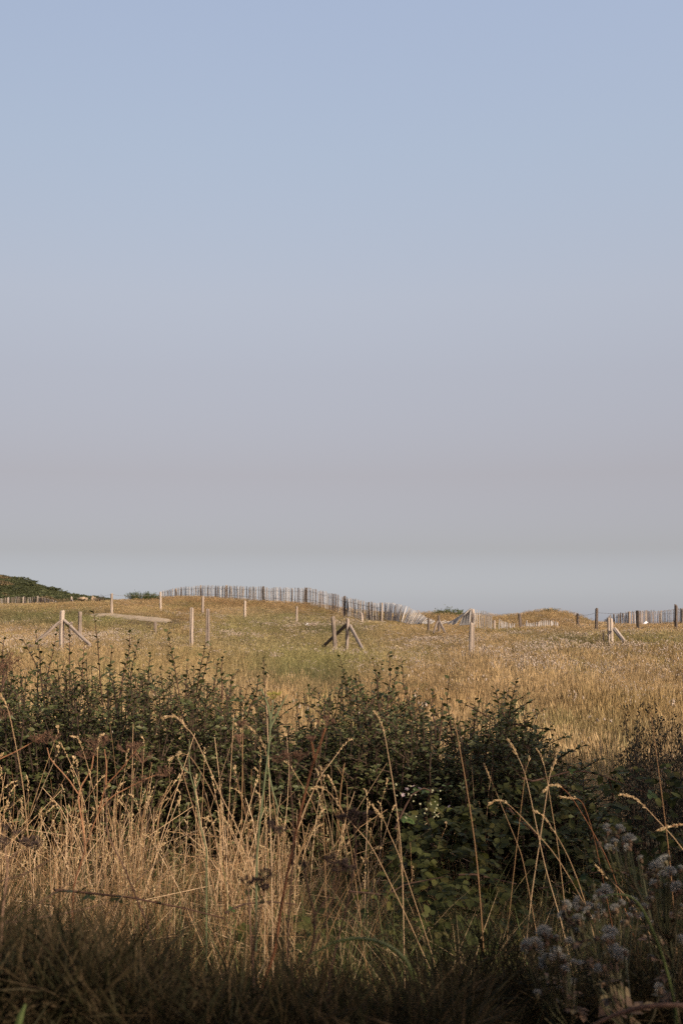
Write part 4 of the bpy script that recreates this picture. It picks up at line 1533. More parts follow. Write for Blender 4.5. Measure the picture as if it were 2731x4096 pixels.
S('short brown horizontal head under the drooping one', [zr(715, 1025), zr(770, 1030), zr(835, 1032), zr(880, 1080), zr(950, 1300)], 4.4, 3, .0012, 'russet_stem', 'straw_head', .005, 40)
S('dry stalk bowed over with its head pointing left above dark bramble leaves', [zr(215, 1075), zr(260, 1048), zr(300, 1050), zr(345, 1068), zr(440, 1160), zr(560, 1290), zr(720, 1470)], 4.2, 4, .0014, hr=.004, hn=40)
S('dry stalk with loose head dangling in the middle of the brambles', [zr(535, 1125), zr(580, 1145), zr(620, 1190), zr(680, 1280), (2275, 3430), (2340, 3600)], 4.1, 4, .0014, hr=.006, hn=46)
S('dry stalk with a head pointing up beside the thistledown', [zb(962, 298), zb(1000, 335), zb(1050, 385), zb(1130, 460), zb(1205, 540)], 3.7, 3, .0013, hr=.005, hn=36)
S('orange brown head lying level at the right edge', [zr(1395, 1258), zr(1450, 1232), zr(1520, 1222), zr(1600, 1205), zr(1700, 1250)], 3.7, 4, .0014, 'russet_stem', 'straw_head', .006, 50)
S('left foreground stalk bent over with a thick drooping head', [zl(1160, 465), zl(1215, 460), zl(1260, 490), zl(1300, 545), zl(1345, 580), zl(1450, 800), zl(1568, 1080), (960, 3320)], 4.3, 4, .0016, hr=.008, hn=60)
S('stalk leaning in from the left edge with a thick head', [zl(8, 315), zl(30, 355), zl(62, 412), zl(100, 600), zl(160, 900), zl(210, 1390)], 4.0, 3, .0016, hr=.006, hn=44)
S('tall dry stalk with a pale upright head beside the green umbel plant', [zm(297, 178), zm(288, 240), zm(286, 300), zm(300, 620), zm(310, 1000), zm(322, 1390)], 4.3, 3, .0019, hr=.006, hn=44)
S('dry stalk with long arched head left of the green umbel plant', [zm(155, 530), zm(200, 565), zm(245, 620), zm(285, 700), zm(310, 860), zm(345, 1100), zm(380, 1390)], 4.3, 4, .0015, hr=.006, hn=60)
S('dry stalk with a curled-over head above the left grass', [zl(500, 600), zl(545, 612), zl(565, 660), zl(600, 760), zl(625, 860), zl(680, 1100)], 4.6, 3, .0014, hr=.004, hn=36)
S('pair of nodding pale heads in the left grass, upper one', [zl(1180, 765), zl(1225, 735), zl(1275, 718), zl(1330, 740), zl(1400, 850), zl(1520, 1060)], 4.4, 3, .0013, hr=.007, hn=44)
S('dry stalk with zigzag head leaning left in the middle grass', [zm(720, 885), zm(750, 930), zm(775, 1000), zm(810, 1100), zm(850, 1250), zm(880, 1390)], 4.5, 3, .0014, hr=.006, hn=44)
S('thin stalk with a tiny round head in front of the dark middle bush', [zm(664, 818), zm(668, 845), zm(672, 950), zm(685, 1150), zm(695, 1390)], 4.4, 2, .0013, hr=.003, hn=12)
S('dry stalk with nodding head over the dark gap of the middle bush', [zm(598, 968), zm(650, 952), zm(710, 975), zm(760, 1030), zm(830, 1150), zm(960, 1290), zm(1040, 1390)], 4.4, 3, .0013, hr=.005, hn=44)
S('pale stalk with a long loose head below the pinkish flowers', [zm(1030, 1085), zm(1060, 1130), zm(1110, 1185), zm(1150, 1300), zm(1200, 1390)], 4.3, 3, .0013, hr=.007, hn=50)
S('long dry straw crossing the left grass diagonally', [zbl(1400, 30), zbl(1180, 200), zbl(950, 390), zbl(850, 510), zbl(700, 690), zbl(630, 800)], 3.8, 0, .0024)
S('thick grey bent straw leaning across the left grass', [zl(725, 950), zl(745, 1060), zl(740, 1230), zl(770, 1340), zbl(870, 300), zbl(950, 520), zbl(1050, 740)], 3.9, 0, .0028, 'dead_stem')

# loose masses of tall straw: stalks with seed heads that nobody could count
def straw_clump(n, h, heads=.62, dry_blades=4):
    mb = MB(); hb = MB()
    for i in range(n):
        a = random.uniform(0, 6.28); r = .07 * math.sqrt(random.random())
        p = np.array([r * math.cos(a), r * math.sin(a), -.02])
        hh = h * random.uniform(.6, 1.05)
        lean = random.gauss(0, .27); la = random.uniform(0, 6.28)
        bow = max(0, random.gauss(.05, .06))
        pts = []
        for k in range(7):
            t = k / 6
            off = lean * hh * t ** 1.3 + bow * hh * t ** 5
            pts.append(p + np.array([math.cos(la) * off, math.sin(la) * off, hh * (t - bow * .8 * t ** 5)]))
        mb.tube(pts, [.0024 * (1.2 - .6 * k / 6) for k in range(7)], 3, False)
        if random.random() < heads:
            tip = pts[-1]; d = pts[-1] - pts[-2]; d /= np.linalg.norm(d)
            bend = np.array([math.cos(la), math.sin(la), -.3]) * random.uniform(0, .5)
            hd = [tip - d * .02, tip + d * .03, tip + d * .06 + bend * .03, tip + d * .075 + bend * .07]
            seed_head(hb, hd, random.uniform(.004, .009), random.randint(18, 30), .0145, random.random() * 9)
    for i in range(2):      # broken stems lying across the others
        a = random.uniform(0, 6.28)
        q0 = np.array([random.gauss(0, .05), random.gauss(0, .05), h * random.uniform(.15, .5)])
        q1 = q0 + np.array([math.cos(a), math.sin(a), random.uniform(-.2, .6)]) * h * random.uniform(.3, .55)
        mb.tube([q0 * [1, 1, 0], q0, q1], [.0022, .002, .0014], 3, False)
    for i in range(dry_blades):
        a = random.uniform(0, 6.28)
        blade(mb, np.array([random.gauss(0, .04), random.gauss(0, .04), -.02]), h * random.uniform(.3, .65), random.uniform(.3, 1.3), a, .0028, 4)
    nb = len(mb.f); off = len(mb.v)
    mb.v += hb.v; mb.f += [tuple(i + off for i in f) for f in hb.f]
    m = mb.mesh('straw')
    mi = np.zeros(len(mb.f), np.int32); mi[nb:] = 1
    m.polygons.foreach_set('material_index', mi)
    return m


cs = protos('straw_clump', [straw_clump(random.randint(2, 5), 1.0) for _ in range(10)] + [straw_clump(5, .7, .25, 12) for _ in range(4)], [M['straw'], M['straw_head']])
# density of straw along the picture's width
n = 3300
px = rng.uniform(-1100, 2900, n)
Y = rng.uniform(4.4, 6.6, n)
dens = np.interp(px, [-250, 0, 350, 750, 1000, 1250, 1500, 1800, 2900], [1, 1, .9, .8, .75, .65, .3, .10, .05])
dens *= np.clip((fbm(px * .013, Y * 2.6, 131) - .40) * 6, .05, 1) * .60
keep = rng.random(n) < dens * np.interp(Y, [4.4, 5.0, 5.6, 6.6], [.15, .4, 1, 1])
px, Y = px[keep], Y[keep]
n = len(px)
X = (px - 1365.5) / FPX * Y
Z = ground(X, Y)
s = rng.uniform(.35, 1.12, n) * np.interp(px, [-250, 200, 700, 1000, 1300, 2900], [1.0, 1.0, .98, 1.05, .9, .8]) * np.interp(Y, [4.75, 5.6, 6.75], [.72, .95, 1.05])
scatter('tall_straw', np.stack([X, Y, Z], 1), np.stack([rng.normal(0, .07, n), rng.normal(.03, .07, n), rng.uniform(0, 6.28, n)], 1), np.stack([s, s, s], 1),
        np.where(rng.random(n) < .72, rng.integers(0, 10, n), rng.integers(10, 14, n)), np.ones((n, 3)), cs, 'tall dry straw with seed heads in front of the thicket')

# short mixed undergrowth on the near ground
def low_tuft(n, h, lean, w, spread):
    mb = MB()
    for i in range(n):
        a = random.uniform(0, 6.28); r = spread * math.sqrt(random.random())
        blade(mb, np.array([r * math.cos(a), r * math.sin(a), -.01]), h * random.uniform(.4, 1.0), lean * random.uniform(.3, 1.6), random.uniform(0, 6.28), w * random.uniform(.6, 1.3), 4, 1.4)
    return mb.mesh('undergrowth')


cu = protos('undergrowth', [low_tuft(16, .30, .8, .0022, .07) for _ in range(5)] + [low_tuft(12, .16, 1.5, .0022, .09) for _ in range(4)] + [low_tuft(7, .5, .6, .003, .05) for _ in range(3)], [M['meadow']])
n = 9000
Y = 2.6 + 5.4 * rng.random(n) ** .8
px = rng.uniform(-350, 3080, n)
# and the strips just outside the view
Ye = 2.0 + 8 * rng.random(6000); Xe = rng.uniform(-4.2, 3.9, 6000)
pe = 1365.5 + Xe / Ye * FPX
ke = (pe < -350) | (pe > 3080)
Y = np.concatenate([Y, Ye[ke]]); px = np.concatenate([px, pe[ke]]); n = len(px)
X = (px - 1365.5) / FPX * Y
Z = ground(X, Y)
q = np.clip(fbm(X * 1.6, Y * 1.6, 151) * 1.3 - .15 + np.interp(px, [0, 900, 1500, 2700], [-.12, 0, .18, .25]), 0, 1)[:, None]
STR2 = np.array([.40, .26, .12]); GRN2 = np.array([.10, .110, .034]); BRN2 = np.array([.20, .10, .045])
tint = STR2 * (1 - q) + GRN2 * q
b = rng.random((n, 1))
tint = np.where(b < .18, BRN2, np.where(b > .9, np.array([.15, .19, .06]), tint)) * rng.uniform(.7, 1.3, (n, 1))
idx = np.where(rng.random(n) < .5, rng.integers(0, 5, n), np.where(rng.random(n) < .75, rng.integers(5, 9, n), rng.integers(9, 12, n)))
tint = tint * np.interp(Y, [2.6, 3.4, 4.2], [.5, .6, 1.0])[:, None]  # nearest tufts tinted darker in place of shade
s = rng.uniform(.6, 1.25, n) * np.interp(Y, [2.6, 3.6, 5, 8], [1.1, 1.1, .9, 1.0])
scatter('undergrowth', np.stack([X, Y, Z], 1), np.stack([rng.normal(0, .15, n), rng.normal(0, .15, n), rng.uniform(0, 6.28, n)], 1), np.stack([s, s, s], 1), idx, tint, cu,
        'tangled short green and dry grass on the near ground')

# dead leaves and scraps caught in the grass
n = 2600
Y = rng.uniform(3.2, 6.8, n); px = rng.uniform(-200, 2900, n); X = (px - 1365.5) / FPX * Y
Z = ground(X, Y) + rng.random(n) ** 2 * .16
L = rng.uniform(.015, .045, n)
m = cloud_mesh('dead_leaves', np.stack([X, Y, Z], 1), rng.normal(0, 1, (n, 3)) * [1, 1, .4], rng.normal(0, .6, (n, 3)) + [0, 0, 1], L, L * .6, leaf_template(.3, .3), LEAF_F)
tag(link('dead_leaves', m, M['dead_leaf']), 'dead brown leaves and scraps lying in the near grass', None, None, 'stuff')


# ------------------------------------------------------------------ green umbel plant and dead umbels
def px_tube(mb, base, fn, pts, Y, r):
    q = densify(np.array([at(*fn(*p), Y) - base for p in pts]), len(pts) * 2)
    if not hasattr(r, '__len__'):
        r = (r, r)
    mb.tube(q, [r[0] + (r[1] - r[0]) * i / (len(q) - 1) for i in range(len(q))], 6, False)


Yg = 4.25
base = at(*zm(215, 1390), Yg); base[2] = 0
gp = empty('green_umbel_plant', base, 'blue green forked plant with a yellow umbel rising from the middle grass', 'plant')
mb = MB()
px_tube(mb, base, zm, [(215, 2100), (222, 1390), (260, 1050), (282, 860), (300, 720), (312, 600), (318, 480)], Yg, (.0038, .0034)); mb.build('stem', M['green_stem']).parent = gp
for pts, r in ([(318, 480), (300, 390), (270, 310), (245, 262)], (.0045, .002)), ([(316, 500), (330, 420), (336, 345)], (.0035, .002)), ([(314, 545), (345, 480), (385, 400), (432, 312)], (.005, .0018)), ([(302, 660), (325, 610), (350, 590)], (.003, .0015)), ([(372, 440), (368, 380)], (.002, .001)), ([(300, 820), (330, 980), (365, 1080), (358, 1140)], (.003, .002)):
    mb = MB(); px_tube(mb, base, zm, pts, Yg, r); mb.build('branch', M['green_stem']).parent = gp
mb = MB()
c0 = at(*zm(336, 345), Yg) - base
for i in range(16):
    x = 296 + i * 6
    e = at(*zm(x, 306 + random.uniform(-6, 8)), Yg + random.uniform(-.03, .03)) - base
    mb.tube([c0, e], .0006, 3, False)
    for k in range(9):
        mb.spindle(e + rng.normal(0, .004, 3) * [1, 1, .5], (0, 0, 1), .004, .0016, 4)
mb.build('umbel', M['umbel_yellow']).parent = gp

gp2b = at(*zl(1395, 1250), 4.4); gp2b[2] = 0
gp2 = empty('green_umbel_plant', gp2b, 'slender blue green forked stem among the straw left of centre', 'plant')
mb = MB(); px_tube(mb, gp2b, zl, [(1440, 1390), (1405, 1260), (1380, 1130), (1360, 980), (1325, 870), (1318, 760), (1322, 630)], 4.4, (.003, .0015)); mb.tube([at(*zl(1440, 1390), 4.4) - gp2b, np.array([.03, 0, 0])], .003, 5, False); mb.build('stem', M['green_stem']).parent = gp2
mb = MB(); px_tube(mb, gp2b, zl, [(1318, 860), (1280, 830), (1240, 755)], 4.4, (.0028, .0015)); px_tube(mb, gp2b, zl, [(1355, 985), (1390, 900), (1400, 850)], 4.4, (.003, .0015)); mb.build('branch', M['green_stem']).parent = gp2


def dead_umbel(label, fn, stem, branches, heads, Y, r=.0035, mats=('dead_stem', 'dark_umbel'), head_r=.020, nray=9, seeds=4, sl=.006):
    b = at(*fn(*stem[-1]), Y); b[2] = 0
    root = empty('dead_umbel_plant', b, label, 'dead plant', 'dead umbel plants')
    mb = MB()
    px_tube(mb, b, fn, stem, Y, (r * .6, r))
    last = at(*fn(*stem[-1]), Y) - b
    if last[2] > 0:
        mb.tube([last, last * [1, 1, 0]], r, 6, False)
    mb.build('stem', M[mats[0]]).parent = root
    for br in branches:
        mb = MB(); px_tube(mb, b, fn, br, Y, (r * .65, r * .35)); mb.build('branch', M[mats[0]]).parent = root
    for (hx, hy, hr) in heads:
        c = at(*fn(hx, hy), Y) - b
        mb = MB()
        R_ = head_r * hr
        for i in range(nray):
            a = random.uniform(0, 6.28); rr = math.sqrt(random.random())
            e = c + np.array([math.cos(a) * rr * R_, math.sin(a) * rr * R_, R_ * random.uniform(.5, .95) - .4 * R_ * rr])
            mb.tube([c - np.array([0, 0, R_ * .2]), e], .0006, 3, False)
            for k in range(seeds):
                q = e + rng.normal(0, R_ * .13, 3)
                mb.tube([e, q], .0003, 3, False)
                mb.spindle(q, (random.gauss(0, .5), random.gauss(0, .5), 1), sl, sl * .33, 4)
        mb.build('umbel', M[mats[1]]).parent = root
    return root


dead_umbel('tall dark dead umbel leaning right in the centre foreground', lambda x, y: (900 + x / 1.742, 2600 + y / 1.742),
           [(700, 540), (655, 680), (600, 830), (545, 1050), (490, 1290), (400, 1720), (350, 2100), (250, 2360), (235, 2700)], [[(620, 760), (612, 680), (600, 640)]], [(702, 515, 1.1), (600, 635, .6)], 3.0, .0042, ('russet_stem', 'dead_umbel'))
dead_umbel('dark forked dead stem with black heads low in the centre foreground', zbm,
           [(555, 330), (590, 500), (625, 640), (620, 830), (560, 1010), (450, 1220), (400, 1420)], [[(632, 830), (700, 690), (750, 520), (795, 380)], [(620, 640), (680, 560), (740, 480), (790, 300)]],
           [(790, 330, 1.1), (555, 320, .8), (860, 330, .7), (740, 260, .7), (820, 290, .6)], 2.5, .0032)
dead_umbel('thin dark dead plant with ragged black heads at centre left foreground', zbm,
           [(165, 450), (175, 700), (190, 900), (205, 1200), (215, 1450)], [[(180, 860), (210, 700), (240, 500), (290, 400)], [(190, 950), (230, 700), (270, 480), (280, 360)]],
           [(160, 420, .9), (290, 380, 1.0), (220, 420, .7), (270, 460, .6), (340, 30, .8), (380, 60, .7)], 2.5, .0028)
dead_umbel('russet dead umbel plant with long side branches in the left straw', zl,
           [(655, 720), (640, 830), (560, 960), (545, 1040), (575, 1200), (600, 1390), (560, 1500), (515, 1640), (500, 2000)],
           [[(600, 1360), (680, 1150), (760, 1030), (930, 940), (1080, 870), (1150, 870)], [(690, 1120), (740, 940), (830, 850), (950, 700)], [(545, 1000), (480, 900), (350, 760), (330, 680)], [(740, 940), (745, 800), (730, 690)], [(0, 760), (130, 700), (300, 600)]],
           [(660, 690, 1.3), (720, 660, 1.0), (880, 700, 1.0), (940, 690, .7), (990, 770, 1.2), (330, 640, 1.2), (270, 640, .9), (1160, 870, .9), (960, 950, 1.2), (600, 750, 1.0)], 4.3, .0036, ('russet_stem', 'dead_umbel'), .036, 15, 4, .006)
dead_umbel('fluffy dark russet dead heads at the left edge above the straw', zl, [(40, 140), (20, 260), (-40, 500), (-80, 1000)], [[(10, 280), (60, 160)]], [(30, 100, 1.4), (70, 130, 1.2), (0, 160, 1.3), (20, 470, 1.0)], 4.6, .003, ('dead_stem', 'dead_umbel'), .042, 16, 4)
dead_umbel('blurred black dead heads at the lower left edge', zbl, [(30, 140), (60, 300), (20, 600), (0, 1000)], [[(55, 260), (120, 200), (200, 170)]], [(30, 110, 1.5), (10, 170, 1.2), (200, 150, .9), (260, 170, .7)], 2.4, .0026, head_r=.022)
dead_umbel('dark dead head against the middle bush, right of the straw', zm, [(875, 1180), (900, 1240), (915, 1390), (870, 1700), (790, 2000), (720, 2300)], [[(910, 1260), (950, 1190), (990, 1160)]], [(870, 1180, 1.0), (930, 1210, 1.0), (820, 1190, .7), (990, 1160, .6), (900, 1160, .8)], 2.6, .0024)
dead_umbel('dark dead head on a thin stem right of the green umbel plant', zm, [(455, 770), (450, 900), (470, 1100), (480, 1390), (440, 1900)], [[(455, 900), (500, 800), (520, 760)]], [(450, 760, 1.0), (520, 760, .9), (380, 780, .8), (100, 640, .9), (120, 540, .7)], 2.8, .002, ('dead_stem', 'dead_umbel'))

# long arching green blades close to the lens
def arch(label, fn, pts, Y, r, mat='green_blade', name='arching_blade'):
    b = at(*fn(*pts[-1]), Y); b[2] = 0
    q = densify(np.array([at(*fn(*p), Y) - b for p in pts]), len(pts) * 4)
    for _ in range(3):
        q[1:-1] = (q[:-2] + 2 * q[1:-1] + q[2:]) / 4
    mb = MB()
    nn = len(q)
    mb.tube(q, [r * (.35 + .65 * min(1, i / (nn * .4))) for i in range(nn)], 6, False)
    if q[-1][2] > 0:
        mb.tube([q[-1], q[-1] * [1, 1, 0]], r, 6, False)
    o = mb.build(name, M[mat])
    o.location = tuple(b)
    return tag(o, label, 'grass blade', 'arching blades close by')


arch('long green blade arching over the dark centre foreground', zbm, [(560, 940), (640, 890), (760, 820), (900, 795), (1050, 810), (1180, 870), (1270, 960), (1330, 1120), (1400, 1300), (1450, 1500)], 2.3, .0042)
arch('pale arching stem low in the right corner', zb, [(800, 1480), (950, 1394), (1090, 1330), (1230, 1285), (1400, 1260), (1568, 1262), (1750, 1300), (1900, 1400)], 2.2, .0045, 'dead_stem')
arch('faint grey green stem arching among the white seed heads', zb, [(980, 510), (1060, 490), (1150, 488), (1230, 520), (1300, 620), (1360, 760), (1420, 900), (1500, 1200), (1540, 1500)], 2.6, .003)
arch('thick pale straw slanting up from the bottom left', zbl, [(670, 900), (620, 1020), (560, 1180), (480, 1394), (420, 1560)], 2.6, .0032, 'straw')
arch('thin blade rising in the lower left shade', zbl, [(300, 880), (240, 1050), (185, 1220), (130, 1394)], 2.6, .0016, 'straw')
arch('broad dull green blade in the bottom left corner', zbl, [(180, 1255), (150, 1330), (125, 1420), (110, 1500)], 2.0, .006)
arch('dark bramble-like stem crossing the left shade', zbl, [(780, 540), (600, 590), (430, 630), (240, 660), (60, 690), (-80, 720)], 2.8, .0022, 'dead_stem')
arch('dark stem rising from the left shade to the straw', zbl, [(480, 180), (330, 260), (180, 350), (0, 400), (-100, 430)], 2.7, .0018, 'dead_stem')
arch('second dark stem crossing lower in the left shade', zbl, [(500, 400), (380, 480), (220, 590), (110, 650), (0, 700), (-100, 790)], 2.7, .0020, 'dead_stem')

# ------------------------------------------------------------------ seeding plants with white down
def fluff_mesh(seed):
    rn = np.random.default_rng(seed)
    n = 190
    v = rn.normal(0, 1, (n, 3)); v[:, 2] = np.abs(v[:, 2]) * 1.1 + .25 + .35 * v[:, 0] * rn.uniform(-1, 1)
    v /= np.linalg.norm(v, axis=1, keepdims=True)
    mb = MB()
    for d in v:
        s = np.cross(d, rn.normal(0, 1, 3)); s /= np.linalg.norm(s)
        r = rn.uniform(.7, 1.12)
        mb.ribbon([np.zeros(3), d * r * .6, d * r], [.004, .02, .03], s)
        s2 = np.cross(d, s)
        mb.ribbon([d * r * .55, d * r * 1.02], [.012, .03], s2)
    m = mb.mesh('down'); m.materials.append(M['fluff'])
    return m


def cup_mesh(seed):
    rn = random.Random(seed)
    mb = MB()
    mb.tube([(0, 0, -.75), (0, 0, -.5), (0, 0, -.1), (0, 0, .15)], [.10, .30, .34, .22], 7)
    for k in range(11):
        a = k * 2 * math.pi / 11
        mb.leaf((math.cos(a) * .25, math.sin(a) * .25, -.35), (math.cos(a) * .8, math.sin(a) * .8, rn.uniform(-.3, .8)), (0, 0, 1), rn.uniform(.4, .7), .2)
    m = mb.mesh('seed_head'); m.materials.append(M['bract'])
    return m


FLF = [fluff_mesh(i) for i in range(4)]
CUP = [cup_mesh(i) for i in range(3)]


def seeding_plant(label, joints, heads, Y, foot):
    """joints: stem as a pixel polyline (top to foot); heads: (x, y, size, fluffy)"""
    b = at(*zb(*foot), Y); b[2] = 0
    root = empty('seeding_ragwort', b, label, 'wildflower', 'wildflowers gone to seed')
    mb = MB()
    px_tube(mb, b, zb, joints + [foot], Y, (.0025, .0045))
    l = at(*zb(*foot), Y) - b
    mb.tube([l, l * [1, 1, 0]], .0045, 6, False)
    mb.build('stem', M['thistle_stem']).parent = root
    heads = heads + [(hx + random.gauss(0, 38), hy + random.gauss(18, 28), random.uniform(.6, .95), random.choice((0, 0, .5, .8))) for (hx, hy, _s, _f) in heads]
    sj = np.array([at(*zb(*j), Y) - b for j in joints + [foot]])
    sj = densify(sj, 40)
    for (hx, hy, sz, fl) in heads:
        Yh = Y + random.uniform(-.12, .12)
        p = at(*zb(hx, hy), Yh) - b
        below = sj[(sj[:, 2] < p[2] - .05)]
        if len(below) == 0: below = sj[-1:]
        k = below[np.argmin(np.linalg.norm(below - p, axis=1) + np.abs(below[:, 2] - p[2] + .18))]
        mb = MB()
        mid = (p + k) / 2 + np.array([(p[0] - k[0]) * .2, 0, -.02])
        mb.tube(densify(np.array([k, mid, p - [0, 0, .012 * sz]]), 6), .0015, 5, False)
        mb.build('branch', M['thistle_stem']).parent = root
        o = bpy.data.objects.new('seed_head', random.choice(CUP)); COL.objects.link(o); o.parent = root
        o.location = tuple(p); s = .0155 * sz; o.scale = (s, s, s * 1.1); o.rotation_euler = (random.gauss(.2, .4), random.gauss(0, .45), random.uniform(0, 6))
        if fl > 0:
            d_ = bpy.data.objects.new('down', random.choice(FLF)); COL.objects.link(d_); d_.parent = o
            f = fl; d_.scale = (f, f, f * random.uniform(.7, .95)); d_.location = (0, 0, .05)
    # a few ragged leaves
    for i in range(9):
        q = sj[random.randint(8, 34)]
        lm = MB()
        for k in range(5):
            lm.leaf((0, .15 * k, 0), ((-1) ** k * .8, .7, 0), (0, 0, 1), .5, .35)
        lm.leaf((0, 0, 0), (0, 1, 0), (0, 0, 1), 1, .25)
        m_ = lm.mesh('leaf'); m_.materials.append(M['bract'])
        place_leaf(root, q, (random.gauss(0, 1), random.gauss(0, 1), random.uniform(-.6, .5)), (0, 0, 1), random.uniform(.04, .07), [m_])


seeding_plant('seeding plant with white tufts highest at right, below the arched grass head', [(1165, 190), (1165, 300), (1240, 450), (1310, 600), (1400, 800), (1480, 1050)],
              [(1040, 30, 1, .8), (1125, 40, 1, 1), (1195, 120, 1.25, 1), (1090, 125, .9, .9), (1050, 165, 1, .7), (985, 130, 1, 0), (1270, 245, .9, .8), (1180, 165, 1, .7), (1150, 130, 1, 0), (1100, 80, .8, 0)], 3.1, (1540, 1400))
seeding_plant('seeding plant with big white tufts at the right edge', [(1430, 420), (1440, 560), (1460, 700), (1490, 950), (1500, 1200)],
              [(1375, 310, 1.1, 1), (1440, 262, 1.2, 1), (1475, 340, 1, 1), (1400, 285, 1, .9), (1460, 455, 1, .8), (1530, 455, 1.2, 1), (1380, 365, .9, .7), (1320, 340, 1, 0), (1350, 480, 1.1, 0), (1400, 400, 1.1, 0), (1500, 400, 1, 0),
               (1550, 825, 1.1, 1), (1560, 300, 1, 0), (1295, 660, 1, .9), (1550, 560, 1, 0), (1340, 560, 1, 0), (1330, 520, 1, .5)], 2.9, (1520, 1450))
seeding_plant('seeding plant with a broad spray of white tufts over the bramble gap', [(960, 700), (960, 820), (1010, 1000), (1060, 1200)],
              [(1020, 475, 1.2, 1), (990, 480, .9, .8), (1215, 540, 1, .8), (745, 572, 1, .9), (845, 550, 1.1, 1), (908, 578, 1, .8), (965, 600, 1.2, 1), (735, 640, 1.1, .9), (838, 668, 1.1, .9), (900, 610, 1, .8), (950, 655, .9, .6), (1015, 622, .9, .7),
               (1095, 590, 1, .8), (870, 690, 1, 0), (800, 690, .9, 0), (770, 600, 1, 0), (1150, 690, .9, .6), (1125, 560, 1, 0), (1215, 605, .9, .7), (960, 520, .9, .6)], 2.8, (1120, 1450))
seeding_plant('seeding plant with low white tufts left of the others', [(720, 1010), (740, 1150), (770, 1300)],
              [(595, 762, 1.2, 1), (618, 808, 1.1, 1), (488, 850, 1.2, 1), (553, 855, 1.2, 1), (530, 830, .9, .9), (687, 905, 1.2, 1), (622, 940, 1, .9), (740, 950, 1, 1), (592, 985, 1.1, 1), (705, 930, 1, .8), (755, 810, 1, .3), (640, 1130, 1, .8), (685, 790, .8, .5),
               (600, 1150, 1, 0), (550, 1185, .9, .7), (800, 1105, 1, .7), (805, 970, .9, .6), (720, 1000, 1, 0)], 2.7, (790, 1450))
seeding_plant('seeding plant with few grey tufts low in the right shade', [(1085, 960), (1110, 1100), (1180, 1300)],
              [(1055, 770, 1.2, 1), (1090, 880, 1.1, .9), (1118, 930, 1.2, 1), (970, 1030, 1.2, .9), (1165, 890, .9, .5), (1030, 800, 1, .6), (1400, 1140, 1, .7), (1150, 960, 1, 0), (930, 960, 1, 0), (1020, 900, 1, 0)], 2.5, (1220, 1480))

# grass tangle close to the lens along the bottom, shade put into its tint
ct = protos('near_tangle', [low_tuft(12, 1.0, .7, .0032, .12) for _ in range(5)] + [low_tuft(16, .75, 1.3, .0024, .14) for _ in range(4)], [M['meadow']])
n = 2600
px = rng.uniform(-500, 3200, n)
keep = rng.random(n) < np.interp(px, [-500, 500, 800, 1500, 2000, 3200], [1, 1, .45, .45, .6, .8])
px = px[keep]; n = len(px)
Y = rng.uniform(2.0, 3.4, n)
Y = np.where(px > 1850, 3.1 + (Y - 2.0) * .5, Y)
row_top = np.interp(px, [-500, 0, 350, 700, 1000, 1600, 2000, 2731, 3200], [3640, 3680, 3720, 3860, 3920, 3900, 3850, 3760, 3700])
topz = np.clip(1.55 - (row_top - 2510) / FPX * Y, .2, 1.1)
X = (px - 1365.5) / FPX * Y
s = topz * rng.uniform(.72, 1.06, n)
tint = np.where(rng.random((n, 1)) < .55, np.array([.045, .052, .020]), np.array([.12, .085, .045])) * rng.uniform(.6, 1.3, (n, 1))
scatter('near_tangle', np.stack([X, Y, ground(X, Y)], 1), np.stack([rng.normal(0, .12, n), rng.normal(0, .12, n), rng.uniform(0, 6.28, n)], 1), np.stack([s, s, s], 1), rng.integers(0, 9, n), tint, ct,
        'tangled grass along the bottom with shade put into its colour')
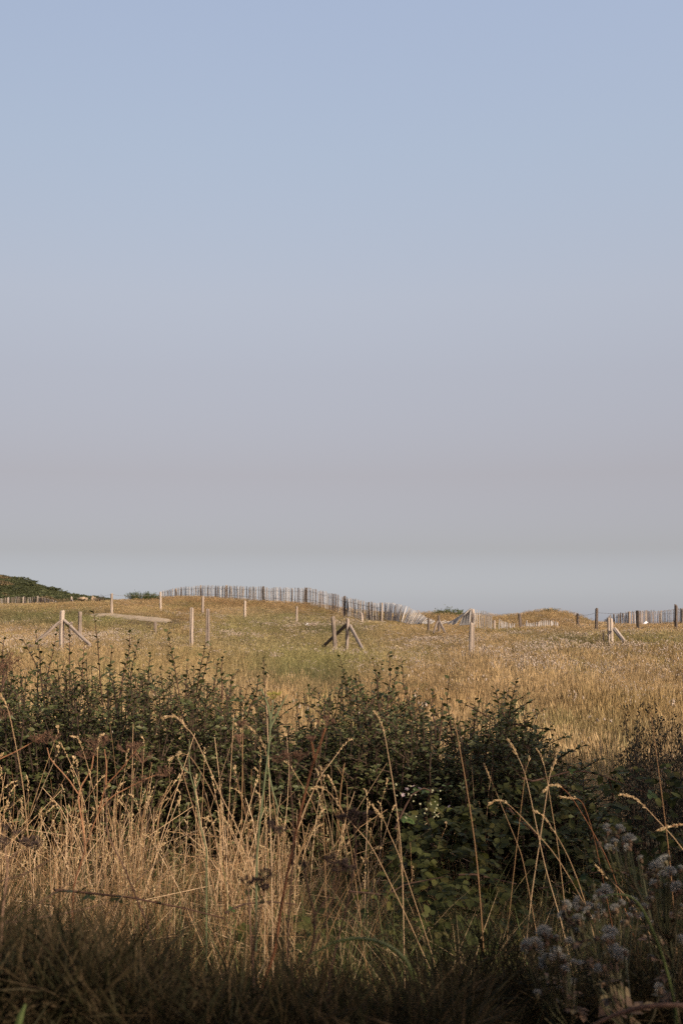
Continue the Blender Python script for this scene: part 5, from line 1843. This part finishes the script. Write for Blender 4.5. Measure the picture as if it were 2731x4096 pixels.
# long thin green blades in the shade of the brambles
n = 420
px = rng.uniform(1250, 2900, n); Y = rng.uniform(4.0, 5.6, n); X = (px - 1365.5) / FPX * Y
s = rng.uniform(.35, .75, n)
tint = np.where(rng.random((n, 1)) < .7, np.array([.095, .105, .035]), np.array([.40, .28, .15])) * rng.uniform(.7, 1.3, (n, 1))
scatter('long_green_grass', np.stack([X, Y, ground(X, Y)], 1), np.stack([rng.normal(0, .12, n), rng.normal(0, .12, n), rng.uniform(0, 6.28, n)], 1), np.stack([s, s, s], 1), rng.integers(0, 9, n), tint, ct,
        'long thin green grass growing through the brambles')

# matted grass and weeds before the viewer, shade put into their dark colour
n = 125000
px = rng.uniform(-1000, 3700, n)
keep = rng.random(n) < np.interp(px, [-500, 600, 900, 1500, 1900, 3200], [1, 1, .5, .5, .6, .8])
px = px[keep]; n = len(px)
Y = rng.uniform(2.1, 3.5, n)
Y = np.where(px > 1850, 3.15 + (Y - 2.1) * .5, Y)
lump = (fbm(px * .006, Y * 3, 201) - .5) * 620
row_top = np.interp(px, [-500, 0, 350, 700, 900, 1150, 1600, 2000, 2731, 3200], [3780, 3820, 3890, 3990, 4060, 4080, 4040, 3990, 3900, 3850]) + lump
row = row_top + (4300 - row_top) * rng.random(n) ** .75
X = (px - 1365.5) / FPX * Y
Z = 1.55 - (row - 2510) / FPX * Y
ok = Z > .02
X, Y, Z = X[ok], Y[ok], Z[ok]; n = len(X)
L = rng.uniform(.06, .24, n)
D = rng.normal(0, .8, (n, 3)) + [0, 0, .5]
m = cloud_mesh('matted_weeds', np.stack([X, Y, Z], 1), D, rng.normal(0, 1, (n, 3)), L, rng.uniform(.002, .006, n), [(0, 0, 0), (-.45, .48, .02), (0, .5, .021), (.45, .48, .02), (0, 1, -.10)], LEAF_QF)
tag(link('matted_weeds', m, M['painted_shade_grass']), 'matted grass and weeds at the bottom with shade put into their colour', None, None, 'stuff')

# green stems mixed into the straw
n = 520
px = rng.uniform(-250, 1500, n); Y = rng.uniform(4.6, 6.5, n); X = (px - 1365.5) / FPX * Y
s = rng.uniform(.35, .85, n)
tint = np.where(rng.random((n, 1)) < .6, np.array([.12, .135, .05]), np.array([.28, .17, .075])) * rng.uniform(.7, 1.3, (n, 1))
scatter('green_stems', np.stack([X, Y, ground(X, Y)], 1), np.stack([rng.normal(0, .16, n), rng.normal(0, .16, n), rng.uniform(0, 6.28, n)], 1), np.stack([s * .7, s * .7, s], 1), rng.integers(0, 9, n), tint, ct,
        'green grass blades mixed into the tall straw')
